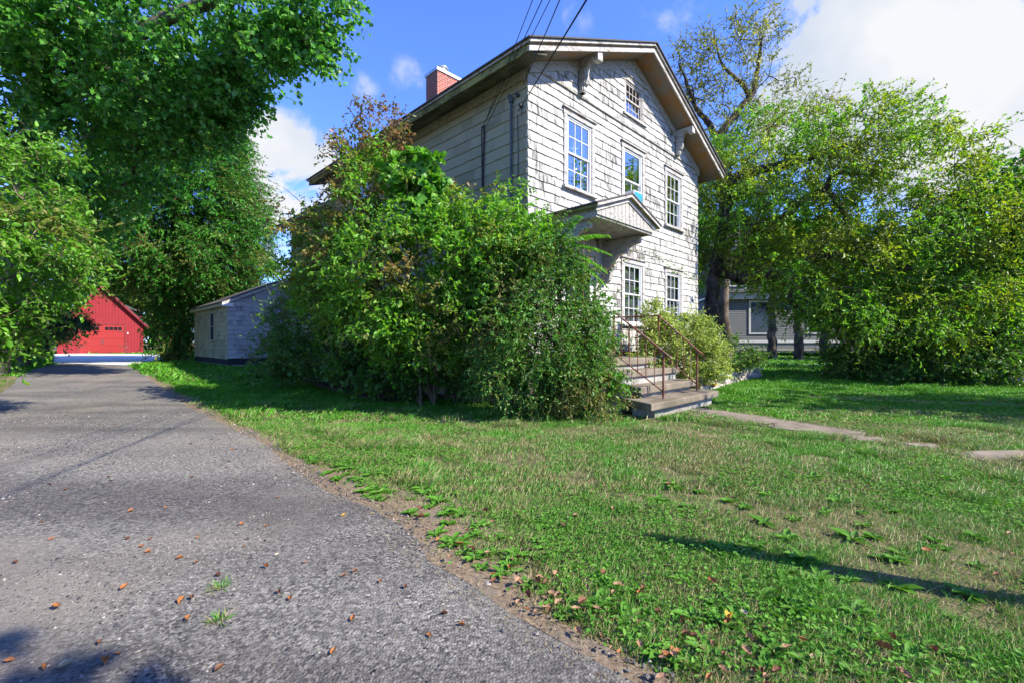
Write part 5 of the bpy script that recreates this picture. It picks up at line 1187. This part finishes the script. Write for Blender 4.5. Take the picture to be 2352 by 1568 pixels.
STREET = [(13.5,12.0),(30,4),(60,30),(30,40),(21,22)]
def vnoise(x, y, s, seed):
    r = np.random.default_rng(seed); g = r.random((256,256)); xi = x/s; yi = y/s; x0 = np.floor(xi).astype(int); y0 = np.floor(yi).astype(int); fx = xi-x0; fy = yi-y0
    fx = fx*fx*(3-2*fx); fy = fy*fy*(3-2*fy); G = lambda a,b: g[a%256, b%256]
    return (G(x0,y0)*(1-fx)+G(x0+1,y0)*fx)*(1-fy)+(G(x0,y0+1)*(1-fx)+G(x0+1,y0+1)*fx)*fy
def lawn_mask(x, y, r, soft=.35):
    ok = ~on_drive(x-r.normal(0, .07, len(x))+.0, y)
    ok &= ~in_quad(x, y, HOUSE_FP); ok &= ~in_quad(x, y, STREET)
    for p in PATHS: ok &= ~in_quad(x+r.normal(0,.04,len(x)), y+r.normal(0,.04,len(x)), p)
    d = x-edge_x_at(y); wv_ = np.interp(y, *VERGE)*1.15
    ok &= ~((d < wv_) & (y < 14) & (r.random(len(x)) > (.03+.75*np.clip(d/wv_,0,1)**2.2)))
    ok &= ~in_quad(x, y, GPAD)
    bare = vnoise(x, y, .8, 1)*.6+vnoise(x, y, .3, 2)*.4
    near = np.clip((11-y)/4, 0, 1)
    ok &= ~((bare > .60) & (r.random(len(x)) < .85*near*ss(.60,.68,bare)))
    tr = np.abs((y-9.6)-(-.35*(x-8))) < .3      # worn track across the right lawn
    ok &= ~(tr & (x > 6.5) & (r.random(len(x)) < .8))
    return ok
def view_pts(n, y0, y1, r, margin=1.22):
    y = np.sqrt(r.random(n)*(y1**2-y0**2)+y0**2); x = (r.random(n)*2-1)*margin*y; return x, y
def grass_mat():
    n = NT('grass_blade'); isl = n.island(); co = n.coord()
    dry = n.noise(.7, co, 6, .65); dry2 = n.noise(3.2, co, 3)
    f = n.math('ADD', n.math('MULTIPLY', dry, .6), n.math('ADD', n.math('MULTIPLY', dry2, .3), n.math('MULTIPLY', isl, .22)))
    g = n.ramp(isl, [(0,(.045,.20,.010)),(.5,(.085,.30,.014)),(1,(.15,.35,.03))])
    d = n.ramp(isl, [(0,(.16,.20,.045)),(.5,(.26,.24,.09)),(1,(.36,.29,.15))])
    sx = n.new('ShaderNodeSeparateXYZ'); n.t.links.new(n.coord(), sx.inputs[0])
    lush = n.step(sx.outputs[1], 5.5, 11.0)
    far = n.step(n.math('SUBTRACT', f, n.math('MULTIPLY', lush, .18)), .49, .64)
    c = n.mix(far, g, d)
    p = n.bsdf(c, .5, .3); t = n.new('ShaderNodeBsdfTranslucent'); n.set(t.inputs['Color'], c)
    m = n.new('ShaderNodeMixShader'); m.inputs[0].default_value = .35; n.t.links.new(p, m.inputs[1]); n.t.links.new(t.outputs[0], m.inputs[2])
    return n.done(m.outputs[0])
M['grass'] = grass_mat()
r_g = np.random.default_rng(77); VV = []
for (n, y0, y1, h, w) in [(270000,1.6,3.6,.032,.0023),(300000,3.6,7,.036,.0038),(230000,7,13,.042,.008),(110000,13,26,.065,.022),(30000,26,45,.08,.05)]:
    x, y = view_pts(n, y0, y1, r_g); ok = lawn_mask(x, y, r_g)
    # shaggier tufts
    x, y = x[ok], y[ok]; k = len(x)
    hh_ = h*r_g.uniform(.5,1.5,k)*(.75+.5*vnoise(x,y,.25,4)+1.2*(vnoise(x,y,.45,5) > .74)*(vnoise(x,y,2.,6) > .5)); a = r_g.random(k)*2*math.pi; ln = r_g.uniform(.5,1.7,k)
    d = np.stack([np.cos(a), np.sin(a), np.zeros(k)], 1); sd = np.stack([-np.sin(a+.9), np.cos(a+.9), np.zeros(k)], 1); b0_ = np.stack([x, y, gz(x,y)-.004], 1)
    W = w*r_g.uniform(.7,1.3,k)[:,None]; up_ = np.array([[0,0,1.0]])
    m_ = b0_+up_*hh_[:,None]*.6+d*(hh_*ln*.35)[:,None]; t_ = b0_+up_*hh_[:,None]*.92+d*(hh_*ln)[:,None]
    VV.append(np.stack([b0_-sd*W, b0_+sd*W, m_+sd*W*.75, t_, m_-sd*W*.75], 1).reshape(-1,3))
V = np.concatenate(VV); n = len(V)//5; b = np.arange(n)[:,None,None]*5
tag(np_mesh('lawn_grass', V, (b+np.array([[0,1,2,4],[4,2,3,3]])[None]).reshape(-1,4) if False else (b[:,:,0]*0+np.arange(n)[:,None]*5+np.array([0,1,2,3,4])), M['grass']), 'short patchy green lawn grass with dry tan patches', 'grass', None, 'stuff')
# clover and small broad leaves in the near lawn
x, y = view_pts(170000, 1.6, 8.5, r_g); ok = lawn_mask(x, y, r_g) & (vnoise(x,y,.7,8)+r_g.normal(0,.06,len(x)) > .40+.05*(y-1.6)+.10*np.clip(x-edge_x_at(y)-.9,-.6,1.2)) ; x, y = x[ok], y[ok]; k = len(x)
ax = r_g.normal(size=(k,3)); ax[:,2] = .35; V, F = leaf_verts(np.stack([x,y,gz(x,y)+r_g.uniform(.012,.045,k)],1), ax, np.tile([0,0,1.0],(k,1))+r_g.normal(0,.35,(k,3)), r_g.uniform(.011,.028,k), .7)
tag(np_mesh('clover', V, F, LM['weed']), 'low clover leaves spread through the near lawn', 'ground cover', None, 'stuff')
# loose stones on the driveway
x, y = view_pts(110000, 1.6, 8.0, r_g); pn = vnoise(x,y,.6,11)
ok = on_drive(x-.15, y) & (r_g.random(len(x)) < .10+.8*ss(.42,.62,pn)) ; x, y = x[ok], y[ok]; k = len(x)
base_t = unit(np.array([[1,0,-.35],[-.5,.87,-.35],[-.5,-.87,-.35],[.35,.2,.8],[-.4,.15,.75]]))
sz = r_g.uniform(.0035,.011,k)*np.where(r_g.random(k) < .06, 1.7, 1); a = r_g.random(k)*6.28
J = base_t[None]+r_g.normal(0,.22,(k,5,3)); J[...,2] *= .65; ca, sa = np.cos(a)[:,None], np.sin(a)[:,None]
Vx = J[...,0]*ca-J[...,1]*sa; Vy = J[...,0]*sa+J[...,1]*ca; V = np.stack([Vx,Vy,J[...,2]],-1)*sz[:,None,None]+np.stack([x,y,gz(x,y)+.013+sz*.25],1)[:,None]
F = np.array([[0,1,3],[1,4,3],[1,2,4],[2,0,4],[0,3,4]])
def pebble_mat():
    n = NT('loose_stone'); return n.done(n.bsdf(n.ramp(n.island(), [(0,(.035,.034,.036)),(.55,(.10,.095,.09)),(.9,(.18,.165,.15)),(1,(.34,.30,.26))]), .85, .25))
tag(np_mesh('loose_gravel', V.reshape(-1,3), (np.arange(k)[:,None,None]*5+F[None]).reshape(-1,3), pebble_mat()), 'loose dark stones on the worn driveway', 'gravel', None, 'stuff')
# dry litter along the driveway edge
x, y = view_pts(110000, 1.6, 9, r_g); d = x-edge_x_at(y); ok = (d > -.25) & (d < .75) & (r_g.random(len(x)) < .75); x, y = x[ok], y[ok]; k = len(x)
ax = r_g.normal(size=(k,3)); ax[:,2] *= .12; V, F = leaf_verts(np.stack([x,y,gz(x,y)+r_g.uniform(.014,.02,k)],1), ax, np.tile([0,0,1.0],(k,1))+r_g.normal(0,.2,(k,3)), r_g.uniform(.012,.045,k), .12, kind='slim')
M['straw'] = leaf_mat('dry_straw', [(.20,.15,.08),(.33,.26,.14),(.12,.08,.05)], .1)
tag(np_mesh('dry_litter', V, F, M['straw']), 'dry straw and crumbs along the edge of the driveway', 'litter', None, 'stuff')

# plantain rosettes along the lawn edge: one of each shape, then copies
def rosette(seed, nl, L):
    r = np.random.default_rng(seed); a = np.arange(nl)*2.4+r.random(nl)*.5; ax = np.stack([np.cos(a), np.sin(a), r.uniform(.25,.9,nl)],1)
    pos = np.zeros((nl,3)); pos[:,2] = .005; sz = L*r.uniform(.6,1.15,nl)
    return leaf_verts(pos, ax, np.tile([0,0,1.0],(nl,1)), sz, .42, .18, .28)
protos = []
for s_, nl, L in ((1,10,.12),(2,13,.10),(3,8,.15)):
    V, F = rosette(s_, nl, L); o = np_mesh('plantain_weed', V, F, LM['weed']); protos.append(o)
r_w = np.random.default_rng(15); spots = []
while len(spots) < 250:
    if r_w.random() < .6:
        y = r_w.uniform(1.7,5.5); x = float(edge_x_at(y))+abs(r_w.normal(0,.5))+.15
    else:
        y = r_w.uniform(1.7,4.2); x = r_w.uniform(.3,1.05)*y
    if abs(x) > 1.15*y or on_drive(np.array([x-.02]), np.array([y]))[0]: continue
    spots.append((x,y))
for i, (x, y) in enumerate(spots):
    o = protos[i] if i < 3 else protos[i%3].copy()
    if i >= 3: COL.objects.link(o)
    o.location = (x,y,float(gz(x,y))); o.rotation_euler = (0,0,r_w.random()*6.28); s = r_w.uniform(.35,.8); o.scale = (s,s,s)
    tag(o, 'flat plantain weed rosette in the lawn near the driveway edge', 'weed', 'plantain weeds along the lawn edge')
# grass tufts growing in the driveway
for i, (dx, dy, lab) in enumerate([(503,1358,'upper of two pale grass tufts growing in the driveway'),(505,1432,'lower grass tuft in the driveway beside the leaf shadow')]):
    b0_ = gp(dx, dy); k = 70; a = r_w.random(k)*6.28; ax = np.stack([np.cos(a), np.sin(a), r_w.uniform(.1,1.2,k)],1); pos = r_w.normal(0,.012,(k,3)); pos[:,2] = 0
    V, F = leaf_verts(pos, ax, np.tile([0,0,1.0],(k,1))+r_w.normal(0,.2,(k,3)), r_w.uniform(.03,.08,k), .07, kind='slim'); o = np_mesh('grass_tuft', V, F, M['grass']); o.location = tuple(b0_+np.array([0,0,.012])); tag(o, lab, 'grass tuft', 'grass tufts in the driveway')
# fallen leaves: four shapes, then copies
FLM = [leaf_mat('fallen_leaf_'+n_, c, .12, None, rough=.6, spec=.25) for n_, c in (('orange',[(.24,.085,.025),(.32,.13,.045)]),('brown',[(.11,.045,.025),(.19,.085,.045)]),('tan',[(.24,.13,.075),(.32,.19,.11)]),('pale',[(.27,.24,.18),(.33,.30,.23)]),('yellow',[(.42,.21,.02),(.48,.26,.03)]))]
def fallen(m, seed, L=.046):
    r = np.random.default_rng(seed); a = np.linspace(0,1,9); W = L*.25*np.sin(a*math.pi)**.8*(1+.22*np.sin(a*r.uniform(14,24)+r.random()*6))
    up_ = .012*r.uniform(.5,1.6); tw = r.uniform(-.5,.5)
    row = lambda s_: np.stack([a*L-L/2, s_*W, .004+up_*(abs(s_)**2)*np.sin(a*math.pi)*1.3+.010*(a-.5)**2*4*r.uniform(.2,1)+s_*W*tw*.5+.006], 1)
    rows = [row(s_) for s_ in (-1,-.5,0,.5,1)]; V = np.concatenate(rows); n = 9
    F = [(j*n+i, j*n+i+1, (j+1)*n+i+1, (j+1)*n+i) for j in range(4) for i in range(n-1)]
    return np_mesh('fallen_leaf', V, np.array(F), m, None, True)
lp_ = {}
def put_leaf(x, y, kind, z, label, group, s, var):
    key = (kind, var)
    if key not in lp_: o = lp_[key] = fallen(FLM[kind], 7*kind+var)
    else: o = lp_[key].copy(); COL.objects.link(o)
    o.location = (x,y,z); o.rotation_euler = (r_w.normal(0,.12), r_w.normal(0,.12), r_w.random()*6.28); o.scale = (s,s,s); tag(o, label, 'leaf', group); return o
seen = [(130,1405,0,1.25),(283,1359,0,1.2),(417,1388,0,.9),(440,1383,1,.8),(432,1430,0,.9),(412,1290,0,.8),(325,1262,0,.8),(345,1245,0,.7),(245,1532,0,1.1),(270,1513,0,.7),(228,1487,1,.8),(340,1275,0,.7),(292,1245,1,.7),(665,1385,0,.9),(640,1370,1,.8),(810,1432,0,1),(765,1508,0,.9),(930,1358,1,.8),(872,1345,0,.8),(790,1330,1,.8),(610,1310,0,.9),(700,1300,0,.7),(455,1240,0,.7),(300,1180,0,.8),(118,1245,0,.8),(95,1205,0,.7),(35,1300,1,.8),(790,1190,4,.8),(612,1215,0,.8),(555,1210,0,.7),(500,1330,1,.8),(20,1530,0,.8),(100,1545,0,.7),(505,1548,1,.8),(380,1170,0,.6),(250,1100,0,.7),(440,1100,1,.7),(520,1075,0,.7),(150,1130,1,.7),(1020,1420,1,.7),(985,1470,0,.7),(1060,1445,0,.7),(815,1320,1,.7),(560,1262,0,.6),(450,1300,1,.7)]
for i, (dx, dy, kd, s) in enumerate(seen):
    p = gp(dx, dy); put_leaf(p[0], p[1], kd, .014, 'small curled orange brown leaf lying on the driveway', 'fallen leaves on the driveway', s, i%3)
p = gp(150, 1545); put_leaf(p[0], p[1], 3, .016, 'large pale torn leaf at the bottom left of the driveway', 'fallen leaves on the driveway', 1.1, 0)
p = gp(636, 1282); put_leaf(p[0], p[1], 3, .014, 'pale straw coloured stick like leaf in the middle of the driveway', 'fallen leaves on the driveway', .8, 1)
for i in range(26):
    y = r_w.uniform(3,12); x = r_w.uniform(-1.05*y, float(edge_x_at(y))-.1); put_leaf(x, y, [0,1,3,0][i%4], float(gz(x,y))+.014, 'small curled orange brown leaf lying on the driveway', 'fallen leaves on the driveway', r_w.uniform(.5,.9), i%3)
for i in range(170):
    if i < 95: y = 1.6+abs(r_w.normal(0,.75)); x = float(edge_x_at(y))+abs(r_w.normal(0,.45))+.02
    elif i < 135: y = r_w.uniform(1.7,9); x = r_w.uniform(max(float(edge_x_at(y)), -1.1*y), 1.12*y)
    else: y = r_w.uniform(5,11); x = r_w.uniform(.75,1.15)*y
    if in_quad(np.array([x]), np.array([y]), HOUSE_FP)[0]: continue
    put_leaf(x, y, [1,2,2,1,0,2][i%6], float(gz(x,y))+r_w.uniform(.012,.03), 'dry brown leaf lying in the lawn grass', 'fallen leaves on the lawn', r_w.uniform(.6,1.25), i%3)
for dx, dy in ((1678,1440),(2190,1250)):
    p = gp(dx, dy)
p = gp(1678, 1445); put_leaf(p[0], p[1], 4, .04, 'bright yellow orange leaf standing in the lawn near the bottom', 'fallen leaves on the lawn', 1.2, 0)
p = gp(1710, 1432); put_leaf(p[0], p[1], 3, .04, 'whitish leaf just right of the yellow orange leaf', 'fallen leaves on the lawn', .9, 1)
